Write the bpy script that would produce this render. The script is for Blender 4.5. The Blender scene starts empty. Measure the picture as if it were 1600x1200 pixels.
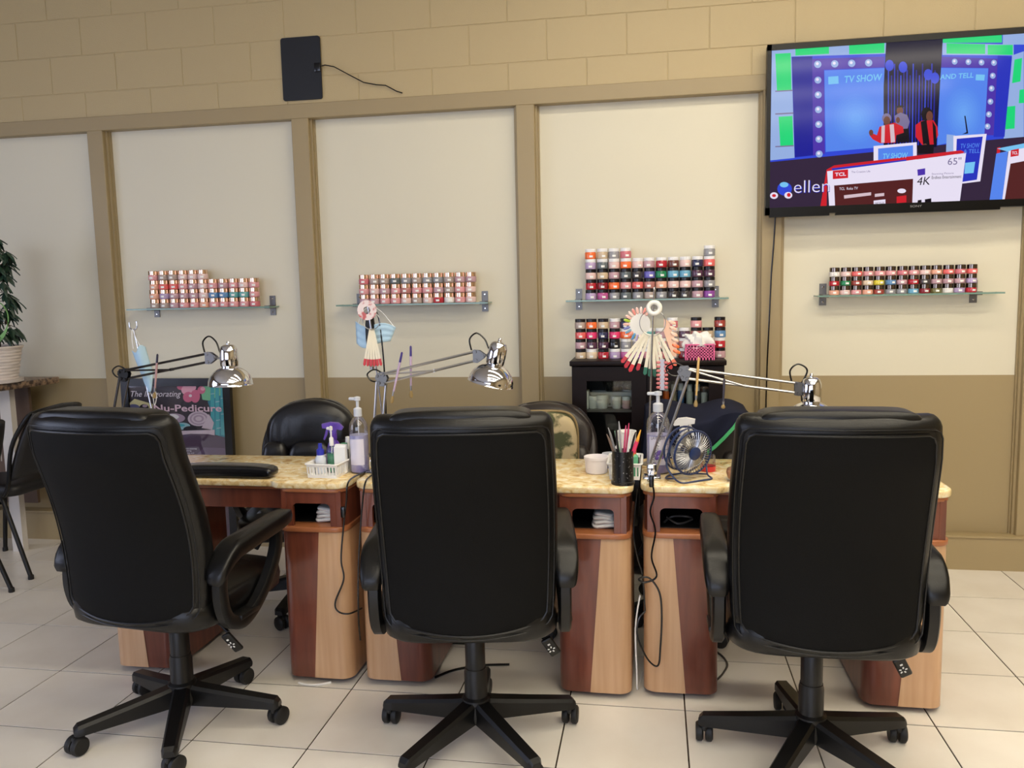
import bpy, bmesh, math, random
from mathutils import Vector, Matrix
random.seed(7)
PI = math.pi
SC = bpy.context.scene
COL = SC.collection

# ------------------------------------------------------------------ camera
F_PX = 1285.69
CAM = Vector((2.9747, 0.0, 1.4516))
RIGHT = Vector((0.98549415, 0.16827047, -0.02205288))
UP = Vector((0.00236824, 0.11629662, 0.9932117))
FWD = Vector((-0.16969288, 0.97885655, -0.11421113))
cd = bpy.data.cameras.new('camera')
cd.sensor_width = 36.0
cd.lens = F_PX / 1600 * 36.0
cd.clip_start = 0.02
camo = bpy.data.objects.new('camera', cd)
COL.objects.link(camo)
camo.matrix_world = Matrix(((RIGHT.x, UP.x, -FWD.x, CAM.x), (RIGHT.y, UP.y, -FWD.y, CAM.y),
                            (RIGHT.z, UP.z, -FWD.z, CAM.z), (0, 0, 0, 1)))
SC.camera = camo
SC.view_settings.view_transform = 'Standard'
SC.view_settings.look = 'None'
SC.view_settings.gamma = 1.0
SC.view_settings.use_curve_mapping = False
SC.view_settings.exposure = 0.08

# ------------------------------------------------------------------ world, daylight
W = bpy.data.worlds.new('world')
SC.world = W
W.use_nodes = True
W.node_tree.nodes['Background'].inputs[0].default_value = (0.75, 0.86, 1.0, 1)
W.node_tree.nodes['Background'].inputs[1].default_value = 1.6

def area_light(name, loc, rot, sx, sy, power, color):
    l = bpy.data.lights.new(name, 'AREA')
    l.shape = 'RECTANGLE'; l.size = sx; l.size_y = sy; l.energy = power; l.color = color
    o = bpy.data.objects.new(name, l); COL.objects.link(o)
    o.location = loc; o.rotation_euler = rot
    return o
# daylight entering by the shop windows behind the camera and on the left-hand side
area_light('daylight_front', (1.2, -4.9, 1.7), (PI/2, 0, 0), 5.4, 2.2, 130, (0.68, 0.75, 1.0))
area_light('daylight_side', (-2.95, 0.2, 1.7), (0, -PI/2, 0), 2.2, 3.2, 52, (0.68, 0.72, 1.0))

# ------------------------------------------------------------------ helpers
def at(px, py, Y):
    d = RIGHT*((px-800)/F_PX) + UP*(-(py-600)/F_PX) + FWD
    return CAM + d*((Y-CAM.y)/d.y)

def lin(c):
    c /= 255.0
    return c/12.92 if c <= 0.04045 else ((c+0.055)/1.055)**2.4

def S(r, g, b): return (lin(r), lin(g), lin(b), 1.0)

MATS = {}
def mat(name, col=(200, 200, 200), rough=0.5, metal=0.0, spec=0.5, noise=None, bump=None, coat=0.0, emit=None, vary=0.0, trans=0.0, alpha=1.0):
    """noise=(other colour, scale, (sx,sy,sz), lo, hi); bump=(scale, strength, distance)"""
    if name in MATS: return MATS[name]
    m = bpy.data.materials.new(name); m.use_nodes = True
    nt = m.node_tree; b = nt.nodes['Principled BSDF']
    b.inputs['Base Color'].default_value = S(*col)
    b.inputs['Roughness'].default_value = rough
    b.inputs['Metallic'].default_value = metal
    b.inputs['Specular IOR Level'].default_value = spec
    b.inputs['Coat Weight'].default_value = coat
    b.inputs['Transmission Weight'].default_value = trans
    b.inputs['Alpha'].default_value = alpha
    if emit:
        b.inputs['Emission Color'].default_value = S(*emit[0]); b.inputs['Emission Strength'].default_value = emit[1]
    tc = None
    def coords(scl=(1, 1, 1)):
        t = nt.nodes.new('ShaderNodeTexCoord'); mp = nt.nodes.new('ShaderNodeMapping')
        mp.inputs['Scale'].default_value = scl
        nt.links.new(t.outputs['Object'], mp.inputs['Vector'])
        return mp.outputs[0]
    src = None
    if noise:
        c2, sc, st, lo, hi = noise
        n = nt.nodes.new('ShaderNodeTexNoise'); n.inputs['Scale'].default_value = sc; n.inputs['Detail'].default_value = 5
        nt.links.new(coords(st), n.inputs['Vector'])
        r = nt.nodes.new('ShaderNodeValToRGB')
        r.color_ramp.elements[0].position = lo; r.color_ramp.elements[1].position = hi
        r.color_ramp.elements[0].color = S(*col); r.color_ramp.elements[1].color = S(*c2)
        nt.links.new(n.outputs[0], r.inputs[0]); src = r.outputs[0]
    if vary:
        oi = nt.nodes.new('ShaderNodeObjectInfo'); h = nt.nodes.new('ShaderNodeHueSaturation')
        mr = nt.nodes.new('ShaderNodeMapRange'); mr.inputs[3].default_value = 1-vary; mr.inputs[4].default_value = 1+vary
        nt.links.new(oi.outputs['Random'], mr.inputs[0]); nt.links.new(mr.outputs[0], h.inputs['Value'])
        if src: nt.links.new(src, h.inputs['Color'])
        else: h.inputs['Color'].default_value = S(*col)
        src = h.outputs[0]
    if src: nt.links.new(src, b.inputs['Base Color'])
    if bump:
        n = nt.nodes.new('ShaderNodeTexNoise'); n.inputs['Scale'].default_value = bump[0]; n.inputs['Detail'].default_value = 4
        nt.links.new(coords(), n.inputs['Vector'])
        bp = nt.nodes.new('ShaderNodeBump'); bp.inputs['Strength'].default_value = bump[1]; bp.inputs['Distance'].default_value = bump[2]
        nt.links.new(n.outputs[0], bp.inputs['Height']); nt.links.new(bp.outputs[0], b.inputs['Normal'])
    MATS[name] = m
    return m

def clear_mat(name, tint=(255, 255, 255), gloss=0.12):
    """thin clear sheet: see-through with a mirror-like film"""
    if name in MATS: return MATS[name]
    m = bpy.data.materials.new(name); m.use_nodes = True; nt = m.node_tree
    nt.nodes.remove(nt.nodes['Principled BSDF'])
    tr = nt.nodes.new('ShaderNodeBsdfTransparent'); tr.inputs[0].default_value = S(*tint)
    gl = nt.nodes.new('ShaderNodeBsdfGlossy'); gl.inputs['Roughness'].default_value = 0.03
    lw = nt.nodes.new('ShaderNodeLayerWeight'); lw.inputs[0].default_value = 0.35
    ml = nt.nodes.new('ShaderNodeMath'); ml.operation = 'MULTIPLY_ADD'; ml.inputs[1].default_value = 0.5; ml.inputs[2].default_value = gloss
    mx = nt.nodes.new('ShaderNodeMixShader')
    nt.links.new(lw.outputs['Fresnel'], ml.inputs[0]); nt.links.new(ml.outputs[0], mx.inputs[0])
    nt.links.new(tr.outputs[0], mx.inputs[1]); nt.links.new(gl.outputs[0], mx.inputs[2])
    nt.links.new(mx.outputs[0], nt.nodes['Material Output'].inputs[0])
    MATS[name] = m
    return m

def frame(d):
    d = Vector(d).normalized()
    a = Vector((0, 0, 1)) if abs(d.z) < 0.9 else Vector((1, 0, 0))
    x = a.cross(d).normalized()
    return x, d.cross(x).normalized()

class G:
    """collects faces; build() links them as one mesh object"""
    def __init__(s): s.v = []; s.f = []; s.mi = []; s.cur = 0; s.T = None
    def add(s, vs, fs):
        n = len(s.v)
        s.v += [tuple(s.T @ Vector(p)) for p in vs] if s.T is not None else [tuple(p) for p in vs]
        s.f += [tuple(i+n for i in f) for f in fs]; s.mi += [s.cur]*len(fs)
        return s
    def box(s, c, d, R=None):
        vs = []
        for i in (-1, 1):
            for j in (-1, 1):
                for k in (-1, 1):
                    p = Vector((i*d[0]/2, j*d[1]/2, k*d[2]/2))
                    if R is not None: p = R @ p
                    vs.append(p+Vector(c))
        return s.add(vs, [(0, 1, 3, 2), (4, 6, 7, 5), (0, 4, 5, 1), (2, 3, 7, 6), (0, 2, 6, 4), (1, 5, 7, 3)])
    def bx(s, x0, x1, y0, y1, z0, z1): return s.box(((x0+x1)/2, (y0+y1)/2, (z0+z1)/2), (x1-x0, y1-y0, z1-z0))
    def rbox(s, c, d, r, seg=3, R=None):
        h = [max(x/2-r, 0) for x in d]; rings = []
        q = seg+1
        for sz in (-1, 1):
            for b in range(q):
                la = (-PI/2+b/seg*PI/2) if sz < 0 else (b/seg*PI/2)
                ring = []
                for qd in range(4):
                    sx = 1 if qd in (0, 3) else -1; sy = 1 if qd in (0, 1) else -1
                    for a in range(q):
                        lo = (qd+a/seg)*PI/2
                        p = Vector((sx*h[0]+r*math.cos(la)*math.cos(lo), sy*h[1]+r*math.cos(la)*math.sin(lo), sz*h[2]+r*math.sin(la)))
                        if R is not None: p = R @ p
                        ring.append(p+Vector(c))
                rings.append(ring)
        return s.loft(rings, True, True)
    def loft(s, rings, closed=True, caps=False):
        n = len(rings[0]); vs = [p for r in rings for p in r]; fs = []
        for i in range(len(rings)-1):
            for j in range(n if closed else n-1):
                k = (j+1) % n
                fs.append((i*n+j, i*n+k, (i+1)*n+k, (i+1)*n+j))
        if caps: fs += [tuple(range(n))[::-1], tuple((len(rings)-1)*n+j for j in range(n))]
        return s.add(vs, fs)
    def tube(s, pts, r, n=8, closed=False, sec=None):
        pts = [Vector(p) for p in pts]; m = len(pts); rings = []
        x = None
        for i, p in enumerate(pts):
            a = pts[(i-1) % m] if (closed or i > 0) else p
            b = pts[(i+1) % m] if (closed or i < m-1) else p
            d = (b-a).normalized()
            if x is None: x, y = frame(d)
            else:
                x = (x-d*x.dot(d)).normalized(); y = d.cross(x)
            rr = r[i] if isinstance(r, (list, tuple)) else r
            if sec: rings.append([p+x*(u*rr)+y*(v*rr) for u, v in sec])
            else: rings.append([p+(x*math.cos(2*PI*k/n)+y*math.sin(2*PI*k/n))*rr for k in range(n)])
        if closed: rings.append(rings[0])
        return s.loft(rings, True, not closed)
    def rod(s, a, b, r, n=8, r2=None): return s.tube([a, b], [r, r if r2 is None else r2], n)
    def lathe(s, prof, n=20, c=(0, 0, 0), R=None, cap=True):
        rings = []
        for r, z in prof:
            ring = [Vector((r*math.cos(2*PI*k/n), r*math.sin(2*PI*k/n), z)) for k in range(n)]
            rings.append([(R @ p if R is not None else p)+Vector(c) for p in ring])
        return s.loft(rings, True, cap)
    def prism(s, poly, z0, z1, b=0.0):
        """poly in xy, between z0 and z1, edges eased by b"""
        def off(k):
            o = []
            n = len(poly)
            for i in range(n):
                p = Vector(poly[i][:2]); a = Vector(poly[i-1][:2]); c = Vector(poly[(i+1) % n][:2])
                e1 = (p-a); e2 = (c-p)
                n1 = Vector((e1.y, -e1.x)); n2 = Vector((e2.y, -e2.x))
                nn = (n1.normalized()+n2.normalized())
                o.append(p-nn.normalized()*k if nn.length > 1e-6 else p)
            return o
        lev = [(0, z0), (0, z1)] if not b else [(b, z0), (b*.3, z0+b*.3), (0, z0+b), (0, z1-b), (b*.3, z1-b*.3), (b, z1)]
        return s.loft([[Vector((p.x, p.y, z)) for p in off(k)] for k, z in lev], True, True)
    def xzprism(s, poly, y0, y1):
        return s.loft([[Vector((p[0], y, p[1])) for p in poly] for y in (y0, y1)], True, True)
    def grid(s, fn, nu, nv):
        vs = [fn(i/nu, j/nv) for j in range(nv+1) for i in range(nu+1)]
        return s.add(vs, [(j*(nu+1)+i, j*(nu+1)+i+1, (j+1)*(nu+1)+i+1, (j+1)*(nu+1)+i) for j in range(nv) for i in range(nu)])
    def blob(s, c, d, e1=0.6, e2=0.6, nu=24, nv=14, R=None, fn=None):
        """superellipsoid pillow of size d"""
        def pw(x, e): return math.copysign(abs(x)**e, x)
        rings = []
        for j in range(nv+1):
            la = -PI/2+PI*j/nv; ring = []
            for i in range(nu):
                lo = 2*PI*i/nu
                p = Vector((d[0]/2*pw(math.cos(la), e1)*pw(math.cos(lo), e2), d[1]/2*pw(math.cos(la), e1)*pw(math.sin(lo), e2), d[2]/2*pw(math.sin(la), e1)))
                if fn: p = fn(p)
                if R is not None: p = R @ p
                ring.append(p+Vector(c))
            rings.append(ring)
        return s.loft(rings, True, True)
    def poly(s, pts): return s.add(pts, [tuple(range(len(pts)))])
    def build(s, name, m, parent=None, smooth=38, loc=None, kind=None):
        me = bpy.data.meshes.new(name); me.from_pydata(s.v, [], s.f)
        for x in (m if isinstance(m, (list, tuple)) else [m]): me.materials.append(x)
        if len(me.materials) > 1: me.polygons.foreach_set('material_index', s.mi)
        bm = bmesh.new(); bm.from_mesh(me); bmesh.ops.remove_doubles(bm, verts=bm.verts, dist=1e-5)
        bmesh.ops.recalc_face_normals(bm, faces=bm.faces); bm.to_mesh(me); bm.free()
        if smooth:
            me.shade_smooth(); me.set_sharp_from_angle(angle=math.radians(smooth))
        o = bpy.data.objects.new(name, me); COL.objects.link(o)
        if parent: o.parent = parent
        if loc is not None: o.location = loc
        if kind: o['kind'] = kind
        return o

def tag(o, label, cat, group=None):
    o['label'] = label; o['category'] = cat
    if group: o['group'] = group
    return o
def thing(name, label, cat, loc=(0, 0, 0), rz=0.0, group=None):
    o = bpy.data.objects.new(name, None); COL.objects.link(o)
    o.empty_display_size = 0.05; o.location = loc; o.rotation_euler = (0, 0, rz)
    return tag(o, label, cat, group)
def struct(o): o['kind'] = 'structure'; return o
def share(src, name, parent=None, loc=(0, 0, 0), rot=(0, 0, 0), m=None):
    o = bpy.data.objects.new(name, src.data if hasattr(src, 'data') else src); COL.objects.link(o)
    o.parent = parent; o.location = loc; o.rotation_euler = rot
    if m:
        o.material_slots[0].link = 'OBJECT'; o.material_slots[0].material = m
    return o
def rpoly(pts, seg=6):
    """polygon with corner radii [(x,y,r)] -> points"""
    out = []; n = len(pts)
    for i in range(n):
        p = Vector(pts[i][:2]); r = pts[i][2]
        if r <= 0: out.append(p); continue
        a = (Vector(pts[i-1][:2])-p).normalized(); b = (Vector(pts[(i+1) % n][:2])-p).normalized()
        ang = a.angle(b); t = r/math.tan(ang/2)
        p0 = p+a*t; p1 = p+b*t; cen = p+(a+b).normalized()*(r/math.sin(ang/2))
        v0 = p0-cen; v1 = p1-cen; sweep = v0.angle_signed(v1)
        for k in range(seg+1):
            q = v0.copy(); q.rotate(Matrix.Rotation(-sweep*k/seg, 2)); out.append(cen+q)
    return out
def text(name, s, m, parent, origin, xdir, height, width=None, shear=0.0, bold=0.0, thick=0.0004):
    """flat lettering on a y-facing plane, lower-left corner at origin"""
    c = bpy.data.curves.new(name, 'FONT'); c.body = s; c.shear = shear; c.offset = bold; c.resolution_u = 3
    t = bpy.data.objects.new(name, c); COL.objects.link(t)
    bpy.context.view_layer.update()
    me = bpy.data.meshes.new_from_object(t.evaluated_get(bpy.context.evaluated_depsgraph_get()))
    bpy.data.objects.remove(t)
    xs = [v.co.x for v in me.vertices]; ys = [v.co.y for v in me.vertices]
    k = height/(max(ys)-min(ys)); kx = k if width is None else width/(max(xs)-min(xs))
    x0, y0 = min(xs), min(ys)
    for v in me.vertices: v.co = Vector(origin)+Vector(xdir)*((v.co.x-x0)*kx)+Vector((0, 0, (v.co.y-y0)*k))
    me.materials.clear(); me.materials.append(m); me.name = name
    o = bpy.data.objects.new(name, me); COL.objects.link(o); o.parent = parent
    return o
ORD = ['first', 'second', 'third', 'fourth', 'fifth', 'sixth', 'seventh', 'eighth', 'ninth', 'tenth', 'eleventh', 'twelfth', 'thirteenth', 'fourteenth']

# ------------------------------------------------------------------ materials
TAN = mat('tan_paint', (160, 142, 106), 0.45, bump=(60, .12, .002))
BLOCKP = mat('tan_block_paint', (184, 165, 124), 0.5, bump=(140, .35, .003))
CREAM = mat('cream_paint', (219, 213, 192), 0.55, bump=(90, .08, .001))
LEATHER = mat('black_leather', (6, 6, 7), 0.36, spec=.38, bump=(220, .25, .0012))
LEATHER2 = mat('worn_black_leather', (16, 16, 20), 0.3, bump=(160, .3, .002))
FABRIC = mat('black_back_fabric', (6, 6, 6), 0.7, spec=0.15, bump=(500, .4, .001))
PLASTIC = mat('black_plastic', (9, 9, 10), 0.4, spec=.4, bump=(400, .15, .0006))
RUBBER = mat('black_rubber', (14, 14, 15), 0.55)
CHROME = mat('chrome', (225, 226, 230), 0.07, metal=1.0)
BRK = mat('bracket_steel', (122, 121, 120), 0.45, metal=1.0)
STEEL = mat('brushed_steel', (165, 165, 168), 0.32, metal=1.0)
ROD = mat('silver_rod', (190, 190, 195), 0.25, metal=1.0)
WHITE = mat('white_plastic', (236, 235, 232), 0.4)
PAPER = mat('white_paper', (240, 240, 238), 0.8)
BLACK = mat('black_gloss', (8, 8, 10), 0.25)
MAHOG = mat('mahogany_wood', (92, 46, 33), 0.3, noise=((128, 70, 50), 3.0, (9, 9, 1.1), .3, .75), coat=.25)
MAPLE = mat('maple_wood', (206, 166, 128), 0.35, noise=((188, 146, 106), 3.0, (14, 14, .7), .3, .75), coat=.2)
MOULD = mat('orange_wood_moulding', (170, 106, 66), 0.35, noise=((150, 88, 52), 4.0, (1, 6, 6), .3, .7), coat=.2)
ESPRESSO = mat('espresso_wood', (24, 14, 13), 0.42, spec=.2, noise=((22, 14, 13), 4.0, (1, 1, 6), .3, .7))
GLASS = clear_mat('clear_glass', (246, 251, 249), .05)
CLEAR = clear_mat('clear_plastic', (244, 246, 250), 0.06)
GLASSEDGE = mat('green_glass_edge', (120, 150, 140), 0.15, trans=0.0)
GRANITE = mat('yellow_granite', (222, 196, 142), 0.16)
nt = GRANITE.node_tree; b = nt.nodes['Principled BSDF']
tc = nt.nodes.new('ShaderNodeTexCoord')
n1 = nt.nodes.new('ShaderNodeTexNoise'); n1.inputs['Scale'].default_value = 26; n1.inputs['Detail'].default_value = 6; n1.inputs['Distortion'].default_value = 1.2
r1 = nt.nodes.new('ShaderNodeValToRGB'); e = r1.color_ramp.elements
e[0].position = .3; e[0].color = S(184, 146, 96); e[1].position = .68; e[1].color = S(240, 231, 205)
x = e.new(.42); x.color = S(222, 192, 134); x = e.new(.54); x.color = S(231, 211, 164)
v1 = nt.nodes.new('ShaderNodeTexVoronoi'); v1.inputs['Scale'].default_value = 60
r2 = nt.nodes.new('ShaderNodeValToRGB'); r2.color_ramp.elements[0].position = .06; r2.color_ramp.elements[1].position = .13
r2.color_ramp.elements[0].color = S(150, 120, 84); r2.color_ramp.elements[1].color = (1, 1, 1, 1)
mx = nt.nodes.new('ShaderNodeMix'); mx.data_type = 'RGBA'; mx.blend_type = 'MULTIPLY'; mx.inputs[0].default_value = .35
for n in (n1, v1): nt.links.new(tc.outputs['Object'], n.inputs['Vector'])
nt.links.new(n1.outputs[0], r1.inputs[0]); nt.links.new(v1.outputs['Distance'], r2.inputs[0])
nt.links.new(r1.outputs[0], mx.inputs[6]); nt.links.new(r2.outputs[0], mx.inputs[7]); nt.links.new(mx.outputs[2], b.inputs['Base Color'])
TILE = mat('cream_floor_tile', (236, 231, 223), 0.24, noise=((224, 217, 206), 3.0, (1, 1, 1), .35, .75), vary=0.035)
# floor beneath: the same tiles in pattern, for the stretches beyond the built ones
FLOORM = mat('tiled_floor', (215, 205, 188), 0.25)
nt = FLOORM.node_tree; tc = nt.nodes.new('ShaderNodeTexCoord'); mp = nt.nodes.new('ShaderNodeMapping')
mp.inputs['Location'].default_value = (-0.268, -2.34, 0)
bt = nt.nodes.new('ShaderNodeTexBrick'); bt.offset = 0; bt.squash = 1
bt.inputs['Scale'].default_value = 1; bt.inputs['Brick Width'].default_value = .4015; bt.inputs['Row Height'].default_value = .4005
bt.inputs['Mortar Size'].default_value = .005; bt.inputs['Color1'].default_value = S(218, 208, 191); bt.inputs['Color2'].default_value = S(214, 203, 186); bt.inputs['Mortar'].default_value = S(58, 48, 40)
nt.links.new(tc.outputs['Object'], mp.inputs[0]); nt.links.new(mp.outputs[0], bt.inputs[0]); nt.links.new(bt.outputs[0], nt.nodes['Principled BSDF'].inputs['Base Color'])

# ------------------------------------------------------------------ room shell
D = 4.357            # face of the painted block wall
YP = D+0.05          # recessed panels
X0, X1, YB, ZC = -3.0, 7.2, -5.0, 3.5
floor = struct(G().bx(X0, X1, YB, YP+.15, -.12, -.0022).build('floor', FLOORM, smooth=0))
tile = G().bx(-.1981, .1981, -.1971, .1971, -.0022, 0).build('tile', TILE, floor, smooth=0)
first = True
for i in range(-6, 16):
    for j in range(-6, 5):
        loc = (.268+.4015*(i+.5), 2.34+.4005*(j+.5), 0)
        if first: tile.location = loc; first = False
        else: share(tile, 'tile', floor, loc)
struct(G().bx(X0, X1, YB, YP+.15, ZC, ZC+.1).build('ceiling', mat('ceiling_tile', (176, 172, 166), .8), smooth=0))
wall = struct(G().bx(X0, X1, YP+.012, YP+.15, -.12, ZC).bx(X0, X1, D+.003, YP+.012, 2.44, ZC).build('wall_back', BLOCKP, smooth=0))
PITCH = 1.2390
POST = [-.157+PITCH*k for k in range(-2, 6)]
for a, b_ in zip(POST[:-1], POST[1:]):
    G().bx(a+.04, b_-.04, YP, YP+.012, .977, 2.41).build('upper_panel', CREAM, wall, smooth=0)
    G().bx(a+.04, b_-.04, YP-.003, YP+.012, .1, .977).build('lower_panel', TAN, wall, smooth=0)
blk = G().rbox((0, .029, 0), (.4064-.0035, .058, .2032-.0035), .002, 1).build('block', BLOCKP, wall, smooth=0)
ZA = 2.8182
first = True
for r in range(-2, 4):
    z = ZA+.2032*(r+.5)
    for k in range(-8, 17):
        x = (k+.5 if (r % 2) else k)*.4064
        if not X0+.2 < x < X1-.2: continue
        loc = (x, D+.0005*math.sin(k*7+r), z)
        if z-.1 < 2.55: continue
        if first: blk.location = loc; first = False
        else: share(blk, 'block', wall, loc)
blk2 = G().rbox((0, .029, 0), (.4064-.0035, .058, .142), .002, 1).build('block', BLOCKP, wall, smooth=0)
first = True
for k in range(-8, 17):
    x = k*.4064
    if not X0+.2 < x < X1-.2: continue
    loc = (x, D, ZA-.2032-.0738)
    if first: blk2.location = loc; first = False
    else: share(blk2, 'block', wall, loc)
struct(G().rbox(((X0+X1)/2, D+.018, 2.4375), (X1-X0, .06, .079), .003, 1).build('trim_1', TAN, smooth=0))
for k, x in enumerate(POST):
    g = G().rbox((x, D+.014, 1.24), (.097, .05, 2.32), .003, 1)
    for sg in (-1, 1):
        g.box((x+sg*.054, D+.034, 1.24), (.012, .034, 2.32))
        g.box((x+sg*.0625, D+.043, 1.24), (.007, .016, 2.32))
    struct(g.build('trim_%d' % (k+2), TAN, smooth=0))
struct(G().bx(X0, X1, D-.03, YP+.01, 0, .165).rbox(((X0+X1)/2, D+.005, .17), (X1-X0, .082, .014), .005, 2).build('baseboard_back', TAN, smooth=30))
struct(G().bx(X0-.15, X0, YB, YP+.15, -.12, .75).bx(X0-.15, X0, YB, YP+.15, 2.85, ZC).bx(X0-.15, X0, YB, -1.5, .75, 2.85).bx(X0-.15, X0, 1.9, YP+.15, .75, 2.85).build('wall_left', mat('brown_wall_paint', (112, 96, 80), .6), smooth=0))
struct(G().bx(X1, X1+.15, YB, YP+.15, -.12, ZC).build('wall_right', TAN, smooth=0))
struct(G().bx(X0, X1, YB-.15, YB, -.12, .55).bx(X0, X1, YB-.15, YB, 2.85, ZC).bx(X0, -1.6, YB-.15, YB, .55, 2.85).bx(4.0, X1, YB-.15, YB, .55, 2.85).build('wall_front', TAN, smooth=0))
ALU = mat('aluminium_frame', (150, 150, 150), .4, metal=.8)
w = struct(G().bx(-1.6, 4.0, YB-.09, YB-.08, .55, 2.85).build('window_1', clear_mat('window_glass', (250, 252, 255), .05), smooth=0))
g = G()
for x in (-1.58, .27, 2.13, 3.98): g.bx(x-.03, x+.03, YB-.12, YB-.04, .55, 2.85)
for z in (.57, 2.2, 2.83): g.bx(-1.6, 4.0, YB-.12, YB-.04, z-.025, z+.025)
g.build('window_frame', ALU, w, smooth=0)
w = struct(G().bx(X0-.09, X0-.08, -1.5, 1.9, .75, 2.85).build('window_2', MATS['window_glass'], smooth=0))
g = G()
for y in (-1.48, .2, 1.88): g.bx(X0-.12, X0-.04, y-.03, y+.03, .75, 2.85)
for z in (.77, 2.83): g.bx(X0-.12, X0-.04, -1.5, 1.9, z-.025, z+.025)
g.build('window_frame', ALU, w, smooth=0)

# ceiling light fittings (their own light): rows of strip lights
LAMPM = mat('lit_diffuser', (255, 250, 240), .5, emit=((255, 244, 220), 15.2))
fx = G().bx(-.61, .61, -.17, .17, 0, .06).build('fitting_body', WHITE, None, smooth=0)
fd = G().bx(-.585, .585, -.125, .125, -.012, .0).build('diffuser', LAMPM, None, smooth=0)
proto = True
for jy, y in enumerate((2.8, 1.6, .4, -.8, -2.0)):
    for ix, x in enumerate((2.9, 4.14, 5.38)):
        t = thing('ceiling_light', 'white ceiling strip light, %s row from the television wall, %s from the plant end' % (ORD[jy], ORD[ix]), 'ceiling light', (x, y, ZC-.062), 0, 'ceiling strip lights')
        if proto: fx.parent = t; fd.parent = t; proto = False
        else: share(fx, 'fitting_body', t); share(fd, 'diffuser', t)

# ------------------------------------------------------------------ manicure tables
def manicure_table(label, x0, w, yf, seamless=False):
    t = thing('manicure_table', label, 'table', (x0, yf, 0), 0, 'row of manicure tables')
    PW, DP = .255, .45        # pedestal width and depth
    top = [(-.012, .012, .055), (PW+.005, .012, .05), (PW+.03, .036, .02), (w-PW-.03, .036, .02), (w-PW-.005, .012, .05), (w+.012, .012, .055), (w+.012, DP+.03, .03), (-.012, DP+.03, .03)]
    top = [(x, y-.022, r) for x, y, r in top]
    G().prism(rpoly(top), .744, .77, .006).build('countertop', GRANITE, t, smooth=50)
    for side in (0, 1):
        xo = 0 if side == 0 else w-PW
        plan = [(xo, 0, .045), (xo+PW, 0, .045), (xo+PW, DP, .01), (xo, DP, .01)]
        # lower pedestal, two woods with a slanting seam
        ped = G().prism(rpoly(plan, 6), .02, .588).build('pedestal', MAHOG, t, smooth=40)
        P = rpoly([(xo, DP, 0), (xo, 0, .0465), (xo+PW, 0, 0)], 8) if side == 0 else rpoly([(xo+PW, DP, 0), (xo+PW, 0, .0465), (xo, 0, 0)], 8)
        rings = []
        for z in [.02+.568*k/8 for k in range(9)]:
            fr = .57-.17*(z-.02)/.568
            xs = xo+PW*fr if side == 0 else xo+PW*(1-fr)
            ring = []
            for p in P[:-1]+[Vector((xs, 0))]:
                q = Vector((p.x, p.y, z)); n = Vector((-.0025 if side == 0 else .0025, -.0025, 0))
                if p.y > .1: n.y = 0
                ring.append(q+n)
            rings.append(ring)
        G().loft(rings, False).build('maple_panel', MAPLE, ped, smooth=40)
        # upper open case with arched cubby
        case = G()
        fr = [(xo+.012, .600), (xo+.055, .600), (xo+.055, .672)]
        for k in range(5): a = PI-k/4*PI/2; fr.append((xo+.075+.02*math.cos(a), .672+.016*math.sin(a)))
        for k in range(5): a = PI/2-k/4*PI/2; fr.append((xo+PW-.075+.02*math.cos(a), .672+.016*math.sin(a)))
        fr += [(xo+PW-.055, .600), (xo+PW-.012, .600), (xo+PW-.012, .736), (xo+.012, .736)]
        case.xzprism(fr, .004, .02)
        for sx in (xo+.003, xo+PW-.003):
            sg = 1 if sx < xo+.1 else -1
            pts = [(sx, DP-.01), (sx, .045), (sx+sg*.012, .016), (sx+sg*.03, .003), (sx+sg*.03, .018), (sx+sg*.02, .03), (sx+sg*.014, .05), (sx+sg*.014, DP-.01)]
            if sg < 0: pts = pts[::-1]
            case.prism([Vector(p) for p in pts], .6, .736)
        case.bx(xo+.01, xo+PW-.01, DP-.03, DP-.01, .6, .736)
        cs = case.build('cubby_case', MAHOG, t, smooth=40)
        G().bx(xo+.018, xo+PW-.018, DP-.035, DP-.031, .602, .736).bx(xo+.018, xo+.021, .03, DP-.03, .602, .736).bx(xo+PW-.021, xo+PW-.018, .03, DP-.03, .602, .736).bx(xo+.02, xo+PW-.02, .03, DP-.03, .73, .736).bx(xo+.02, xo+PW-.02, .06, DP-.03, .6015, .604).build('cubby_lining', mat('cubby_black', (14, 12, 12), .6), cs, smooth=0)  # black sheets added inside the cubby to make its interior darker
        pl = [(xo-.006, -.010, .05), (xo+PW+.006, -.010, .05), (xo+PW+.006, DP, .01), (xo-.006, DP, .01)]
        G().prism(rpoly(pl), .583, .602, .003).build('ledge', MOULD, cs, smooth=50)
        pl = [(xo-.004, -.004, .05), (xo+PW+.004, -.004, .05), (xo+PW+.004, DP, .01), (xo-.004, DP, .01)]
        G().prism(rpoly(pl), .73, .7445, .003).build('top_moulding', MOULD, cs, smooth=50)
        ft = G()
        for fx_ in (.05, PW-.05):
            for fy in (.06, DP-.06): ft.lathe([(.02, 0), (.022, .004), (.022, .021)], 12, (xo+fx_, fy, 0))
        ft.build('foot', RUBBER, ped)
    ap = G().bx(PW-.005, w-PW+.005, .05, .07, .655, .735).bx(PW-.005, w-PW+.005, .07, .40, .655, .665).bx(PW-.005, w-PW+.005, .39, .40, .655, .74).build('apron', MAHOG, t, smooth=0)
    G().rbox((w/2, .047, .7365), (w-2*PW+.01, .022, .014), .005, 2).build('apron_moulding', MOULD, ap)
    return t
TA = manicure_table('granite-topped manicure table carrying the long black hand rest cushion', .890, .972, 2.775)
TB = manicure_table('granite-topped manicure table carrying the black tool cup and white tub', 1.908, .985, 2.790)
TC = manicure_table('granite-topped manicure table carrying the small blue fan', 2.940, .990, 2.822)

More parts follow.
